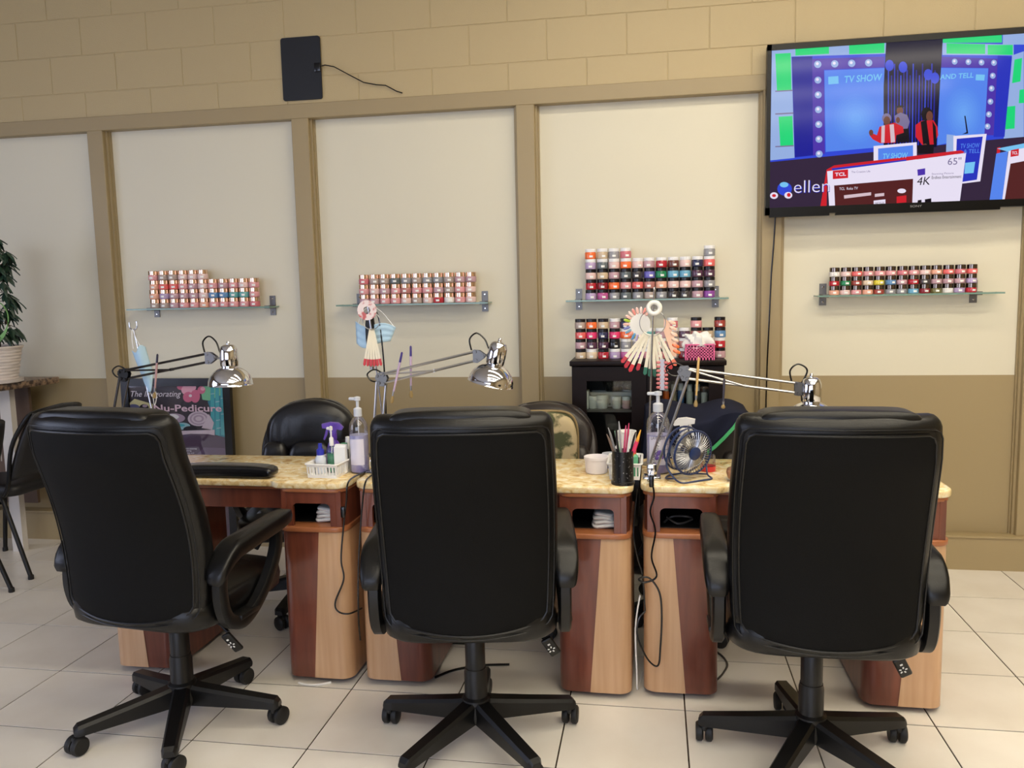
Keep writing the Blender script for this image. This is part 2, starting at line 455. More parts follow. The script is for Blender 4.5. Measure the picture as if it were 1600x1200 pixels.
# ------------------------------------------------------------------ office chairs
def office_chair(name, label, group, loc, rz, zb=.47, zt=1.115, seat=.47, hw=.262, base_rz=0.0, front='plain', lever=True, shell=LEATHER, arms=True, lean=.11):
    t = thing(name, label, 'chair', loc, rz, group)
    Hh = zt-zb
    def yc(s): return -.205-lean*s+.035*math.sin(PI*min(1, s*1.25))
    def wid(s):
        w_ = hw*(.965+.05*math.sin(PI*s))
        c0, c1 = .09, .055
        if front == 'puffy': c1 = .42
        if s < c0: w_ -= .05*(1-math.sqrt(max(0, 1-((c0-s)/c0)**2)))
        if s > 1-c1: w_ -= (.03 if front != 'puffy' else .16)*(1-math.sqrt(max(0, 1-((s-1+c1)/c1)**2)))
        return w_
    def thk(s):
        k = 1.0
        if s < .05: k = math.sqrt(max(.02, 1-((.05-s)/.05)**2))
        if s > .93: k = math.sqrt(max(.02, 1-((s-.93)/.07)**2))
        return .098*k
    def zz(s, u):
        return zb+Hh*s-.035*(1-u*u)*(1-s)**3+.004*(1-u*u)*s**4
    def sup(x, e): return math.copysign(abs(x)**e, x)
    rings = []
    N = 36
    ss = [0, .008, .02, .05]+[.1+.8*k/14 for k in range(15)]+[.93, .95, .97, .985, .995, 1]
    for s in ss:
        ring = []
        for k in range(N):
            a = 2*PI*k/N
            u = sup(math.cos(a), .45); v = sup(math.sin(a), .55)
            x = wid(s)*u
            ring.append(Vector((x, yc(s)+thk(s)/2*v+.055*u*u, zz(s, u))))
        rings.append(ring)
    back = G().loft(rings, True, True).build('backrest', shell, t, smooth=60)
    def rear(u, s, o=0.0): # point on rear face
        return Vector((wid(s)*u, yc(s)-thk(s)/2*min(1, (1-abs(u)**4.4)**.24)+.055*u*u-o, zz(s, u)))
    if front != 'puffy':
        # inset cloth panel with two rows of piping
        def pp(a, b):
            s0, s1, u1 = .035, .925, .90
            uu = (2*a-1)*u1; q = s0+(s1-s0)*b
            # round the corners
            e = abs(2*a-1); f = abs(2*b-1)
            cr = .10
            if e > 1-cr and f > 1-cr:
                dx, dy = (e-1+cr)/cr, (f-1+cr)/cr; L = math.hypot(dx, dy)
                if L > 1:
                    e2 = 1-cr+cr*dx/L; f2 = 1-cr+cr*dy/L
                    uu = math.copysign(e2*u1, uu); q = (s0+s1)/2+math.copysign(f2*(s1-s0)/2, b-.5)
            return rear(uu, q, .005)
        pan = G().grid(pp, 24, 30).build('back_panel', FABRIC, back, smooth=60)
        for du, o, r, nm in ((0.0, .0035, .0036, 'piping'), (.055, .001, .0022, 'piping')):
            pts = []
            def pt(a, b):
                p = pp(a, b); return p
            M_ = 22
            loop = [(k/M_, 0) for k in range(M_)]+[(1, k/M_) for k in range(M_)]+[(1-k/M_, 1) for k in range(M_)]+[(0, 1-k/M_) for k in range(M_)]
            for a, b in loop:
                p = pp(a, b)
                if du:
                    cx_ = Vector((0, p.y, (zb+zt)/2-.02)); d_ = p-cx_; d_.y = 0
                    p = p+Vector((math.copysign(.016, d_.x) if abs(d_.x) > .15 else d_.x*.07, 0, math.copysign(.014, d_.z) if abs(d_.z) > .2 else d_.z*.05))
                    p.y += .006
                pts.append(p)
            G().tube(pts, r, 6, True).build(nm, shell, back)
        # head roll over the top edge
        def bend(p): return Vector((p.x, p.y+.055*(p.x/hw)**2, p.z-.010*(p.x/hw)**2))
        hr = G().blob((0, yc(1)+.030, zt-.040), (hw*1.52, .115, .112), .32, .14, 28, 12, None, bend).build('headrest', shell, t, smooth=60)
        for s_ in (-1, 1):
            G().blob((s_*hw*.42, yc(.5)+.055, (zb+zt)/2), (.2, .08, Hh*.62), .6, .5, 16, 10).build('front_cushion', shell, back, smooth=60)
    else:
        R = Matrix.Rotation(.1, 3, 'X')
        def wr(p):  # gathered leather
            return Vector((p.x, p.y+.007*math.sin(p.x*110+p.z*18)*max(0, 1-abs(p.z)/.09), p.z-.05*(p.x/.2)**2))
        hd = G().blob((0, yc(.85)+.088, zt-.115), (hw*1.86, .13, .25), .62, .62, 44, 18, R, wr).build('headrest', shell, t, smooth=60)
        pts = [Vector((hw*.80*math.cos(a), yc(.8)+.10+.0*a, zt-.115-.05*math.cos(a)**2+.1*math.sin(a))) for a in [PI+PI*k/16 for k in range(17)]]
        G().tube(pts, .004, 6).build('piping', shell, hd)
        for x, w_ in ((-.165, .13), (0, .22), (.165, .13)):
            G().blob((x, yc(.4)+.058, zb+Hh*.33), (w_, .105, Hh*.66), .55, .55, 20, 12).build('back_cushion', shell, back, smooth=60)
    # seat
    def dome(p): return Vector((p.x, p.y, p.z+.012*math.cos(p.x*6)*math.cos(p.y*6)))
    st = G().blob((0, .03, seat), (.535, .53, .12), .45, .4, 36, 12, None, dome).build('seat', shell, t, smooth=60)
    for yk in (-.1, .02, .14):
        G().blob((0, yk, seat+.045), (.40, .125, .05), .6, .5, 22, 8).build('seat_cushion', shell, st, smooth=60)
    mech = G().rbox((0, .01, seat-.068), (.2, .22, .04), .012, 2).build('tilt_mechanism', PLASTIC, t)
    if lever:
        lv = G().tube([(.08, -.01, seat-.075), (.19, -.03, seat-.085), (.225, -.04, seat-.105)], .006, 8)
        R = Matrix.Rotation(-.5, 3, 'Y') @ Matrix.Rotation(.35, 3, 'X')
        lv.rbox((.243, -.045, seat-.135), (.036, .013, .075), .006, 3, R)
        lo = lv.build('lever', PLASTIC, mech)
        mk = G()
        for k in range(5):
            a = 2*PI*k/5
            c = Vector((.243, -.045, seat-.140))+R @ Vector((.009*math.cos(a), -.0072, .009*math.sin(a)))
            mk.box(c, (.0065, .0008, .0042), R @ Matrix.Rotation(-a, 3, 'Y'))
        mk.box(Vector((.243, -.045, seat-.140))+R @ Vector((.002, -.0072, .022)), (.008, .0008, .006), R)
        mk.T = None
        for v in (): pass
        mk.build('lever_icon', WHITE, mech, smooth=0)
    if arms:
        for s_ in (-1, 1):
            xa = s_*.290
            pad = G()
            def pb(p): return Vector((p.x*(1-.12*(p.y/.2)), p.y, p.z+.07*p.y-.9*max(0, -p.y-.10)**2*6))
            pad.blob((xa, .03, .672), (.074, .43, .06), .45, .4, 26, 10, None, pb)
            ao = pad.build('armrest', shell, t, smooth=60)
            path = [(-.13, .64), (-.145, .58), (-.145, .51), (-.12, .445), (-.06, .415), (.0, .425), (.07, .47), (.135, .54), (.168, .61), (.165, .675)]
            # smooth the path
            pts = []
            for i in range(len(path)-1):
                p0 = path[max(0, i-1)]; p1 = path[i]; p2 = path[i+1]; p3 = path[min(len(path)-1, i+2)]
                for k in range(4):
                    q = k/4
                    f = lambda a0, a1, a2, a3: .5*((2*a1)+(-a0+a2)*q+(2*a0-5*a1+4*a2-a3)*q*q+(-a0+3*a1-3*a2+a3)*q**3)
                    pts.append((xa*.985, f(p0[0], p1[0], p2[0], p3[0]), f(p0[1], p1[1], p2[1], p3[1])))
            pts.append((xa*.985, path[-1][0], path[-1][1]))
            G().tube(pts, 1.0, 8, False, [(.021, .013), (.021, -.013), (.012, -.019), (-.012, -.019), (-.021, -.013), (-.021, .013), (-.012, .019), (.012, .019)]).build('arm_support', PLASTIC, ao, smooth=50)
            G().rbox((s_*.245, -.03, .435), (.13, .10, .018), .006, 2).build('arm_bracket', PLASTIC, ao)
    # column and star base
    G().lathe([(.037, .085), (.037, .235), (.034, .245), (.034, .25)], 20).lathe([(.032, .24), (.032, .34), (.030, .345), (.028, seat-.08)], 20).build('gas_column', PLASTIC, t)
    G().lathe([(.03, .07), (.05, .078), (.054, .10), (.046, .15), (.036, .158)], 20).build('hub', PLASTIC, t)
    for k in range(5):
        a = base_rz+2*PI*k/5
        dx, dy = math.cos(a), math.sin(a)
        Rz = Matrix.Rotation(a, 4, 'Z')
        g = G(); g.T = Rz
        rings = []
        for q in (0, .15, .5, .85, .96, 1.0):
            r_ = .03+.305*q; hwd = (.028-.005*q) if q < 1 else .017; zt_ = .150-.054*q**.9 if q < 1 else .086; zl = .078-.016*q if q < 1 else .066
            rings.append([Vector((r_, y, z)) for y, z in ((-hwd, zl), (hwd, zl), (hwd, zt_-.012), (hwd*.7, zt_-.002), (-hwd*.7, zt_-.002), (-hwd, zt_-.012))])
        g.loft(rings, True, True)
        leg = g.build('leg', PLASTIC, t, smooth=35)
        c = G(); ca = a+1.1+k*1.9
        Rc = Matrix.Translation((dx*.318, dy*.318, 0)) @ Matrix.Rotation(ca, 4, 'Z')
        c.T = Rc
        Rx = Matrix.Rotation(PI/2, 3, 'X')
        for s_ in (-1, 1):
            c.lathe([(.012, -.011), (.026, -.011), (.0305, -.005), (.0305, .007), (.024, .012), (.008, .013)], 20, (.012, s_*.0150, .0306), Rx)
        c.rbox((.006, 0, .052), (.044, .018, .022), .008, 2)
        c.lathe([(.007, .045), (.007, .075)], 10)
        c.build('caster', RUBBER, leg)
    return t
office_chair('office_chair', 'black high-back office chair facing the table with the long hand rest', 'customer office chairs', (1.39, 2.437, 0), -.12, base_rz=.225)
office_chair('office_chair', 'black high-back office chair facing the table with the black tool cup', 'customer office chairs', (2.408, 2.463, 0), .15, base_rz=.293)
office_chair('office_chair', 'black high-back office chair facing the table with the blue fan', 'customer office chairs', (3.443, 2.485, 0), .0, base_rz=.43)
BROWNL = mat('dark_brown_leather', (44, 38, 36), 0.4, bump=(160, .3, .002))
office_chair('technician_chair', 'low puffy black leather chair behind the table with the hand rest', 'technician chairs', (1.365, 3.55, 0), PI+.2, zb=.40, zt=.93, seat=.42, hw=.235, base_rz=1.37, front='puffy', shell=LEATHER2)
office_chair('technician_chair', 'dark brown leather chair holding the floral cushion', 'technician chairs', (2.45, 3.56, 0), PI-.10, zb=.40, zt=.915, seat=.42, hw=.25, base_rz=1.93, front='puffy', shell=BROWNL)
office_chair('technician_chair', 'dark leather chair draped with a navy jacket', 'technician chairs', (3.175, 3.59, 0), PI+.05, zb=.40, zt=.875, seat=.42, hw=.235, base_rz=1.69, front='puffy', shell=BROWNL)

# floral cushion and navy jacket
FLORAL = mat('floral_tapestry', (196, 178, 140), .9, noise=((82, 86, 58), 11, (1, 1, 1), .43, .5), bump=(300, .4, .002))
ct = thing('floral_cushion', 'beige cushion with green leaf tapestry pattern on the brown chair', 'cushion', (2.458, 3.62, .50), PI+.12)
R = Matrix.Rotation(-.12, 3, 'X')
G().blob((0, 0, .205), (.36, .12, .41), .5, .30, 30, 16, R).build('cover', FLORAL, ct, smooth=60)
pts = []
for k in range(48):
    a = 2*PI*k/48; f = lambda v, e: math.copysign(abs(v)**e, v)
    pts.append(R @ Vector((.182*f(math.cos(a), .4), 0, .207*f(math.sin(a), .4)))+Vector((0, 0, .205)))
G().tube(pts, .006, 6, True).build('fringe', mat('cushion_fringe', (150, 130, 92), .9), ct)
NAVY = mat('navy_cloth', (22, 25, 42), .85, spec=.2, noise=((28, 32, 52), 8, (1, 1, 1), .3, .7), bump=(500, .3, .001))
def jk(a, b):
    x = (a-.5)*.46
    x *= 1+.05*math.sin(b*9)
    s = b  # 0 front hem ... 1 rear hem
    top = .918-.28*abs(x)**1.6*1.0-.02*math.cos(x*20)
    if s < .45: q = (.45-s)/.45; y = -.10-.11*min(1, q*5)-.012*math.sin(x*30+q*3)*q; z = top-.012-(.31*(1-a)**.8+.01)*q
    elif s < .55: q = (s-.45)/.1; y = -.10+.175*q; z = top+.012*math.sin(PI*q)-.012
    else: q = (s-.55)/.45; y = .075+.035*q+.015*math.sin(x*25)*q; z = top-.012-.40*q
    return Vector((x, y, z))
jt = thing('jacket', 'navy blue jacket draped over a dark leather chair back', 'jacket', (3.155, 3.86, 0), .05)
jo = G().grid(jk, 26, 40).build('cloth', NAVY, jt, smooth=70)
md = jo.modifiers.new('thick', 'SOLIDIFY'); md.thickness = .006; md.offset = 1
GREEN = mat('green_ribbon', (66, 170, 108), .6)
rt = G()
p = [(.20, -.16, .925), (.185, -.225, .90), (.16, -.238, .865), (.12, -.242, .82), (.08, -.244, .78), (.04, -.246, .75)]
rt.loft([[Vector(q)+Vector((-.004, 0, .006)), Vector(q)+Vector((.005, 0, -.006)), Vector(q)+Vector((.005, .002, -.006)), Vector(q)+Vector((-.004, .002, .006))] for q in p], True, True)
tag(rt.build('lanyard', GREEN, None, loc=(3.155, 3.86, -.028)), 'green ribbon lanyard hanging over the navy jacket', 'lanyard')

# ------------------------------------------------------------------ powder jars on glass shelves
JC = {'pale pink': (232, 200, 196), 'pink': (226, 160, 164), 'rose': (210, 116, 126), 'coral': (232, 106, 104), 'peach': (236, 176, 150), 'mauve': (194, 156, 166), 'taupe': (178, 160, 152),
      'lavender': (182, 160, 200), 'blue': (92, 138, 186), 'teal': (104, 172, 172), 'grey': (150, 150, 156), 'slate': (98, 108, 112), 'charcoal': (70, 66, 68), 'black': (26, 24, 30), 'white': (232, 228, 224),
      'red': (186, 40, 54), 'dark red': (140, 34, 44), 'brick red': (160, 66, 56), 'orange': (246, 116, 58), 'beige': (206, 184, 154), 'cream': (228, 208, 180), 'green': (34, 132, 84), 'purple': (142, 72, 162),
      'violet': (110, 104, 190), 'plum': (88, 56, 78), 'navy': (44, 50, 84), 'sky blue': (110, 172, 204), 'yellow': (222, 208, 64), 'olive': (120, 116, 70), 'hot pink': (230, 60, 118), 'magenta': (190, 90, 150),
      'dusty rose': (186, 124, 120), 'brown': (110, 64, 54)}
GOLD = mat('gold_lid', (234, 202, 178), .22, metal=1.0)
SILV = mat('smoked_silver_lid', (120, 108, 98), .16, metal=1.0)
LIDS = {'gold': GOLD, 'silver': SILV, 'black': mat('black_lid', (20, 16, 20), .3), 'white': mat('white_lid', (240, 240, 242), .35)}
def powder(c): return mat('powder_'+c.replace(' ', '_'), JC[c], .22, coat=.5)
def jar_meshes(r, h, lid):
    bz = h*(1-lid)
    b_ = G().lathe([(r*.86, 0), (r*.97, h*.03), (r, h*.09), (r, bz-h*.10), (r*.96, bz-h*.03), (r*.80, bz)], 18).build('jar_body', powder('pink'))
    l_ = G().lathe([(r*.90, bz-h*.02), (r*.95, bz), (r*.95, h*.965), (r*.90, h-.0003), (r*.1, h-.0003)], 18).build('lid', GOLD)
    lb = G()
    def f(a, b): 
        t = -PI/2+(a-.5)*.62+.12; return Vector((1.006*r*math.cos(t), 1.006*r*math.sin(t), h*.16+b*h*.2))
    lb = lb.grid(f, 4, 1).build('label', PAPER)
    m = (b_.data, l_.data, lb.data)
    for o in (b_, l_, lb): bpy.data.objects.remove(o)
    return m
def jar(meshes, lid, color, loc, label, group, rz):
    t = thing('powder_jar', label, 'jar', loc, rz, group)
    share(meshes[0], 'jar_body', t, m=powder(color)); share(meshes[1], 'lid', t, m=LIDS[lid]); share(meshes[2], 'label', t)
ROWN = ['bottom', 'second', 'third', 'fourth', 'top']
def stack(meshes, x0, pitch, y, z0, h, rows, where, group):
    n = len(rows)
    for r_, row in enumerate(rows):
        for k, cell in enumerate(row):
            if not cell: continue
            lid, c = cell
            nm = 'bottom' if r_ == 0 else ('top' if r_ == n-1 else ROWN[r_])
            jar(meshes, lid, c, (x0+pitch*(k+.5)+random.uniform(-.0012, .0012), y+random.uniform(-.003, .003), z0+h*r_), '%s %s-lidded jar, %s row, %s from plant end, %s' % (c, lid, nm, ORD[k], where), group, random.uniform(-.25, .25))
def L(lid, s): return [(lid, c.strip()) if c.strip() else None for c in s.split(',')]
JY = D-.012
SHZ = 1.388
J1 = jar_meshes(.0290, .0530, .42); J3 = jar_meshes(.0292, .0525, .31); J4 = jar_meshes(.0250, .0450, .46); J5 = jar_meshes(.0282, .0505, .30)
def shelf(label, xa, xb, brk):
    t = thing('glass_shelf', label, 'shelf', ((xa+xb)/2, 0, 0), 0, 'glass wall shelves')
    hx = (xb-xa)/2
    gl = G().bx(-hx, hx, D-.075, YP-.006, SHZ-.008, SHZ).build('glass_pane', GLASS, t, smooth=0)
    g = G().bx(-hx, hx, D-.0765, D-.075, SHZ-.008, SHZ)
    for s_ in (-1, 1): g.bx(s_*hx-.0008, s_*hx+.0008, D-.075, YP-.006, SHZ-.008, SHZ)
    g.build('glass_edge', GLASSEDGE, gl, smooth=0)
    for x in brk:
        xl = x-(xa+xb)/2
        b_ = G().bx(xl-.017, xl+.017, YP-.006, YP, SHZ-.052, SHZ+.058).bx(xl-.015, xl+.015, D-.03, YP-.006, SHZ-.013, SHZ-.008).bx(xl-.015, xl+.015, D-.03, YP-.006, SHZ, SHZ+.004).build('bracket', BRK, t, smooth=0)
        sg = G()
        for z in (SHZ-.035, SHZ+.04): sg.lathe([(.005, 0), (.005, .002), (.003, .0035)], 10, (xl, YP-.006, z), Matrix.Rotation(PI/2, 3, 'X'))
        sg.build('screw', CHROME, b_)
    return t
shelf('glass shelf of pink and blue jars above the framed pedicure poster', .006, .879, (.118, .842))
shelf('glass shelf with three full rows of gold-lidded jars, above the middle lamp', 1.268, 2.111, (1.361, 2.073))
shelf('glass shelf of white-lidded and black-lidded jars above the dark cabinet', 2.526, 3.347, (2.584, 3.291))
shelf('glass shelf of small smoked-lid jars below the television', 3.776, 4.625, (3.821, 4.528))
stack(J1, .121, .0612, JY, SHZ, .0532, [
    L('gold', 'taupe,taupe,mauve,pink,pink,peach,pink,pink,pink,pink,rose'), L('gold', 'peach,lavender,mauve,mauve,mauve,pale pink,blue,blue,teal,teal,pink'),
    L('gold', 'peach,coral,coral,pink,mauve,pale pink,pink,mauve,pink,pale pink,pink'), L('gold', 'pink,taupe,taupe,pale pink,pale pink,pale pink')], 'shelf above framed poster', 'jars on the shelf above the poster')
stack(J1, 1.380, .0600, JY, SHZ, .0540, [
    L('gold', 'mauve,mauve,pink,pink,pale pink,taupe,pale pink,red,white,pink,pale pink'), L('gold', 'pink,pale pink,mauve,pink,dusty rose,pink,pink,mauve,taupe,pink,pale pink'),
    L('gold', 'rose,taupe,taupe,slate,grey,taupe,grey,grey,taupe,mauve,mauve')], 'shelf above middle lamp', 'jars on the shelf above the middle lamp')
stack(J3, 2.622, .0604, JY, SHZ, .0527, [
    L('black', 'lavender,magenta,grey,slate,grey,taupe,grey,charcoal,charcoal,mauve,purple'), L('black', 'red,dark red,orange,pink,coral,dusty rose,peach,pale pink,pale pink,mauve,grey'),
    L('black', 'pale pink,beige,mauve,slate,charcoal,violet,green,sky blue,sky blue,plum,plum'), L('white', 'lavender,slate,pale pink,orange,pale pink,mauve,red,brown,pale pink,navy,coral'),
    L('white', 'orange,beige,grey,rose,,,,,,,grey')], 'shelf above cabinet', 'jars on the shelf above the cabinet')
stack(J4, 3.836, .0528, JY, SHZ, .0453, [
    L('silver', 'peach,pale pink,pink,peach,brick red,grey,grey,sky blue,dark red,olive,white,lavender,red'), L('silver', 'red,green,brick red,cream,yellow,blue,mauve,red,charcoal,mauve,mauve,mauve,lavender'),
    L('silver', 'white,pale pink,coral,pink,pink,pink,rose,pink,pale pink,peach,coral,rose,coral')], 'shelf below television', 'jars on the shelf below the television')

# ------------------------------------------------------------------ dark display cabinet
CX0, CX1, CY0, CY1, CZ = 2.572, 3.312, 4.055, 4.325, 1.092
t = thing('display_cabinet', 'dark espresso display cabinet with two glass doors against the wall', 'cabinet', ((CX0+CX1)/2, CY0, 0))
hw_ = (CX1-CX0)/2; dp = CY1-CY0
g = G().bx(-hw_, -hw_+.02, .02, dp, 0, CZ-.025).bx(hw_-.02, hw_, .02, dp, 0, CZ-.025).bx(-hw_, hw_, dp-.01, dp, 0, CZ-.025).bx(-.012, .012, .02, dp, .05, CZ-.025).bx(-hw_, hw_, .02, dp, .04, .07)
g.build('carcass', ESPRESSO, t, smooth=0)
G().rbox((0, dp/2-.004, CZ-.0125), (2*hw_+.016, dp+.016, .025), .004, 2).build('cabinet_top', ESPRESSO, t)
for s_ in (-1, 1):
    xa, xb = (-hw_+.002, -.003) if s_ < 0 else (.003, hw_-.002)
    g = G(); st_ = .072
    g.bx(xa, xa+st_, 0, .02, .05, CZ-.03).bx(xb-st_, xb, 0, .02, .05, CZ-.03).bx(xa+st_, xb-st_, 0, .02, CZ-.10, CZ-.03).bx(xa+st_, xb-st_, 0, .02, .05, .13)
    d_ = g.build('door', ESPRESSO, t, smooth=0)
    G().bx(xa+st_, xb-st_, .009, .012, .13, CZ-.10).build('door_glass', GLASS, d_, smooth=0)
    for z in (.47, .832): G().bx(-hw_+.02 if s_ < 0 else .012, -.012 if s_ < 0 else hw_-.02, .03, dp-.012, z, z+.012).build('inner_shelf', mat('pale_shelf', (96, 88, 84), .4), t, smooth=0)
# things behind the doors
CLR = mat('cloudy_plastic', (205, 205, 205), .35)
for k, (x, h, r_, c) in enumerate(((2.672, .062, .021, (222, 222, 220)), (2.716, .068, .029, (226, 226, 226)), (2.790, .06, .021, (216, 216, 214)), (2.838, .06, .02, (216, 176, 182)))):
    o = thing('storage_jar', ['small white-lidded jar behind cabinet glass, beside the white divider', 'wide white-lidded jar behind the cabinet glass', 'white-lidded jar in front of the slotted tray in the cabinet', 'pinkish white-lidded jar behind the cabinet glass'][k], 'jar', (x, 4.14, .844), 0, 'white jars in the cabinet')
    G().lathe([(r_*.9, 0), (r_, .004), (r_, h*.68), (r_*.9, h*.72)], 18).build('jar_body', mat('jar_tone_%d' % k, c, .35), o)
    G().lathe([(r_*1.05, h*.70), (r_*1.05, h*.97), (r_, h), (.001, h)], 18).build('lid', WHITE, o)
g = G().bx(-.11, .11, -.04, .04, 0, .008).bx(-.11, .11, -.04, -.034, .055, .075).bx(-.11, .11, .034, .04, 0, .075)
for k in range(11): g.bx(-.11+.0205*k, -.098+.0205*k, -.04, -.034, .008, .055)
for s_ in (-1, 1): g.bx(s_*.11-.003, s_*.11+.003, -.04, .04, 0, .075)
tag(g.build('slotted_tray', CLR, None, smooth=0, loc=(2.765, 4.235, .844)), 'white slotted plastic tray behind jars in the dark cabinet', 'tray')
tag(G().rbox((0, 0, .045), (.012, .09, .09), .003, 2).build('shelf_divider', WHITE, None, loc=(2.645, 4.15, .844)), 'small white upright divider at the side of the cabinet shelf', 'divider')
o = thing('glass_bowl', 'clear plastic tub on top of the slotted tray in the cabinet', 'tub', (2.775, 4.235, .92))
G().lathe([(.045, 0), (.058, .05), (.062, .052), (.06, .05), (.047, .004), (.001, .004)], 20).build('bowl', CLEAR, o)
G().lathe([(.064, .051), (.064, .057), (.001, .06)], 20).build('lid', CLEAR, o)
for k, (x, c, cap, h) in enumerate(((2.995, (176, 44, 48), (220, 220, 218), .125), (3.035, (232, 110, 44), (228, 226, 222), .12), (3.072, (150, 138, 120), (190, 184, 176), .12), (3.108, (58, 98, 158), (226, 226, 226), .125), (3.150, (196, 200, 196), (230, 230, 228), .12), (3.188, (70, 66, 66), (226, 226, 224), .12), (3.222, (206, 204, 200), (40, 40, 40), .11))):
    nm = ['red', 'orange', 'tan', 'blue', 'pale', 'charcoal', 'ivory'][k]
    o = thing('lotion_bottle', '%s lotion bottle with %s cap behind the cabinet door glass' % (nm, 'black' if k == 6 else 'pale'), 'bottle', (x, 4.15, .844), 0, 'bottles in the cabinet')
    G().lathe([(.014, 0), (.016, .003), (.016, h*.66), (.012, h*.74)], 16).build('bottle_body', mat('lotion_%s' % nm, c, .3), o)
    G().lathe([(.0125, h*.72), (.0125, h*.98), (.011, h), (.001, h)], 14).build('cap', mat('cap_%d' % k, cap, .35), o)
o = thing('glass_decanter', 'small clear glass bottle low inside the dark cabinet', 'bottle', (2.80, 4.16, .482))
G().lathe([(.028, 0), (.03, .005), (.03, .10), (.012, .13), (.012, .16)], 18).build('bottle_body', CLEAR, o)
G().lathe([(.015, .155), (.015, .18), (.001, .182)], 14).build('stopper', WHITE, o)

# jars on top of the cabinet
cols = ['b:beige b:mauve b:coral b:taupe', 'w:cream b:plum b:hot_pink b:orange', 'b:red b:plum b:navy b:beige', 'w:lavender b:black b:hot_pink w:mauve', 'w:magenta w:grey w:orange b:navy', 'w:purple w:grey w:yellow b:blue',
        'w:pink w:white w:teal', 'b:rose w:pink w:mauve', 'b:white w:mauve w:taupe w:rose', 'w:dark_red w:dusty_rose w:plum', 'w:lavender w:mauve b:dusty_rose b:pink', 'w:pink w:rose b:beige', 'b:mauve w:red b:blue b:brick_red']
rows = [[None]*13 for _ in range(4)]
for k, cs in enumerate(cols):
    for r_, c in enumerate(cs.split()):
        a, b_ = c.split(':'); rows[r_][k] = ('black' if a == 'b' else 'white', b_.replace('_', ' '))
stack(J5, 2.579, .0575, 4.19, CZ, .0507, rows, 'on dark cabinet', 'jars on top of the cabinet')
PINK = mat('pink_plastic', (240, 112, 164), .4)
bt = thing('pink_basket', 'small pink perforated basket on the dark cabinet', 'basket', (3.195, 4.098, CZ))
bw, bd, bh = .066, .036, .075
g = G().bx(-bw, bw, -bd, bd, 0, .004)
for s_ in (-1, 1):
    for z0, z1 in ((0, .012), (.020, .026), (.034, .040), (.048, .054), (.062, .078)): g.bx(-bw, bw, s_*bd-.0015, s_*bd+.0015, z0, z1)
    for k in range(10): x = -bw+k*2*bw/9; g.bx(x-.004, x+.004, s_*bd-.0015, s_*bd+.0015, .0, bh)
    for z0, z1 in ((0, .012), (.020, .026), (.034, .040), (.048, .054), (.062, .078)): g.bx(s_*bw-.0015, s_*bw+.0015, -bd, bd, z0, z1)
    for k in range(6): y = -bd+k*2*bd/5; g.bx(s_*bw-.0015, s_*bw+.0015, y-.004, y+.004, 0, bh)
g.build('basket_body', PINK, bt, smooth=0)
g = G().bx(-bw-.004, bw+.004, -bd-.004, -bd+.003, bh-.004, bh+.002).bx(-bw-.004, bw+.004, bd-.003, bd+.004, bh-.004, bh+.002)
g.bx(-bw-.004, -bw+.003, -bd, bd, bh-.004, bh+.002).bx(bw-.003, bw+.004, -bd, bd, bh-.004, bh+.002).build('rim', PINK, bt, smooth=0)
def crumple(p): return p*(1+.16*math.sin(p.x*140+p.z*90)+.12*math.sin(p.y*160+p.x*60))
tag(G().blob((0, 0, 0), (.135, .068, .085), .8, .8, 30, 16, None, crumple).build('crumpled_tissue', PAPER, None, smooth=30, loc=(3.19, 4.095, CZ+.088)), 'crumpled white tissue paper heaped in the pink basket', 'tissue')

# ------------------------------------------------------------------ framed poster
PY = D-.045
pt = thing('framed_poster', 'black framed spa pedicure poster standing against the wall', 'poster', (.252, PY, 0), 0)
Rl = Matrix.Rotation(-.02, 4, 'X')
fr = G(); fr.T = Rl
for xa, xb, za, zb_ in ((-.343, -.298, .0, .985), (.298, .343, .0, .985), (-.298, .298, .94, .985), (-.298, .298, 0, .045)): fr.bx(xa, xb, -.018, .012, za, zb_)
fr.build('frame', BLACK, pt, smooth=0)
PM = [mat('print_%d' % i, c, .35, coat=.3) for i, c in enumerate([(58, 50, 58), (70, 46, 72), (98, 76, 104), (214, 112, 142), (238, 176, 192), (70, 168, 176), (126, 196, 150), (46, 128, 148), (206, 190, 200), (170, 150, 166), (28, 26, 34), (88, 88, 124), (226, 222, 222), (150, 190, 198), (206, 198, 150)])]
pr = G(); pr.T = Rl
LZ = [0]
def P(mi, pts):
    pr.cur = mi; LZ[0] += 1
    pr.poly([Vector((x, -.002-.00012*LZ[0], z)) for x, z in pts])
def ell(cx, cz, rx, rz_, n=20, rot=0.0): return [(cx+rx*math.cos(2*PI*k/n)*math.cos(rot)-rz_*math.sin(2*PI*k/n)*math.sin(rot), cz+rx*math.cos(2*PI*k/n)*math.sin(rot)+rz_*math.sin(2*PI*k/n)*math.cos(rot)) for k in range(n)]
def pz(zx, zy):  # zoomed poster reading -> poster plane
    q = at(160+zx/7.2727, 570+zy/7.2727, PY); return (q.x-.252, q.z)
P(0, [(-.30, .04), (.30, .04), (.30, .945), (-.30, .945)])
P(6, [pz(*q) for q in ((1090, 235), (1360, 235), (1370, 330), (1250, 420), (1120, 400))])
P(7, [pz(*q) for q in ((1180, 420), (1370, 330), (1385, 830), (1270, 800), (1250, 600))])
for xa in (1210, 1265, 1325): P(5, [pz(*q) for q in ((xa, 240), (xa+42, 240), (xa+58, 810), (xa+10, 800))])
for xa, ya in ((1215, 330), (1270, 420), (1330, 380), (1280, 630), (1335, 560), (1290, 720)): P(13, [pz(*q) for q in ((xa, ya), (xa+46, ya-6), (xa+46, ya+4), (xa, ya+12))])
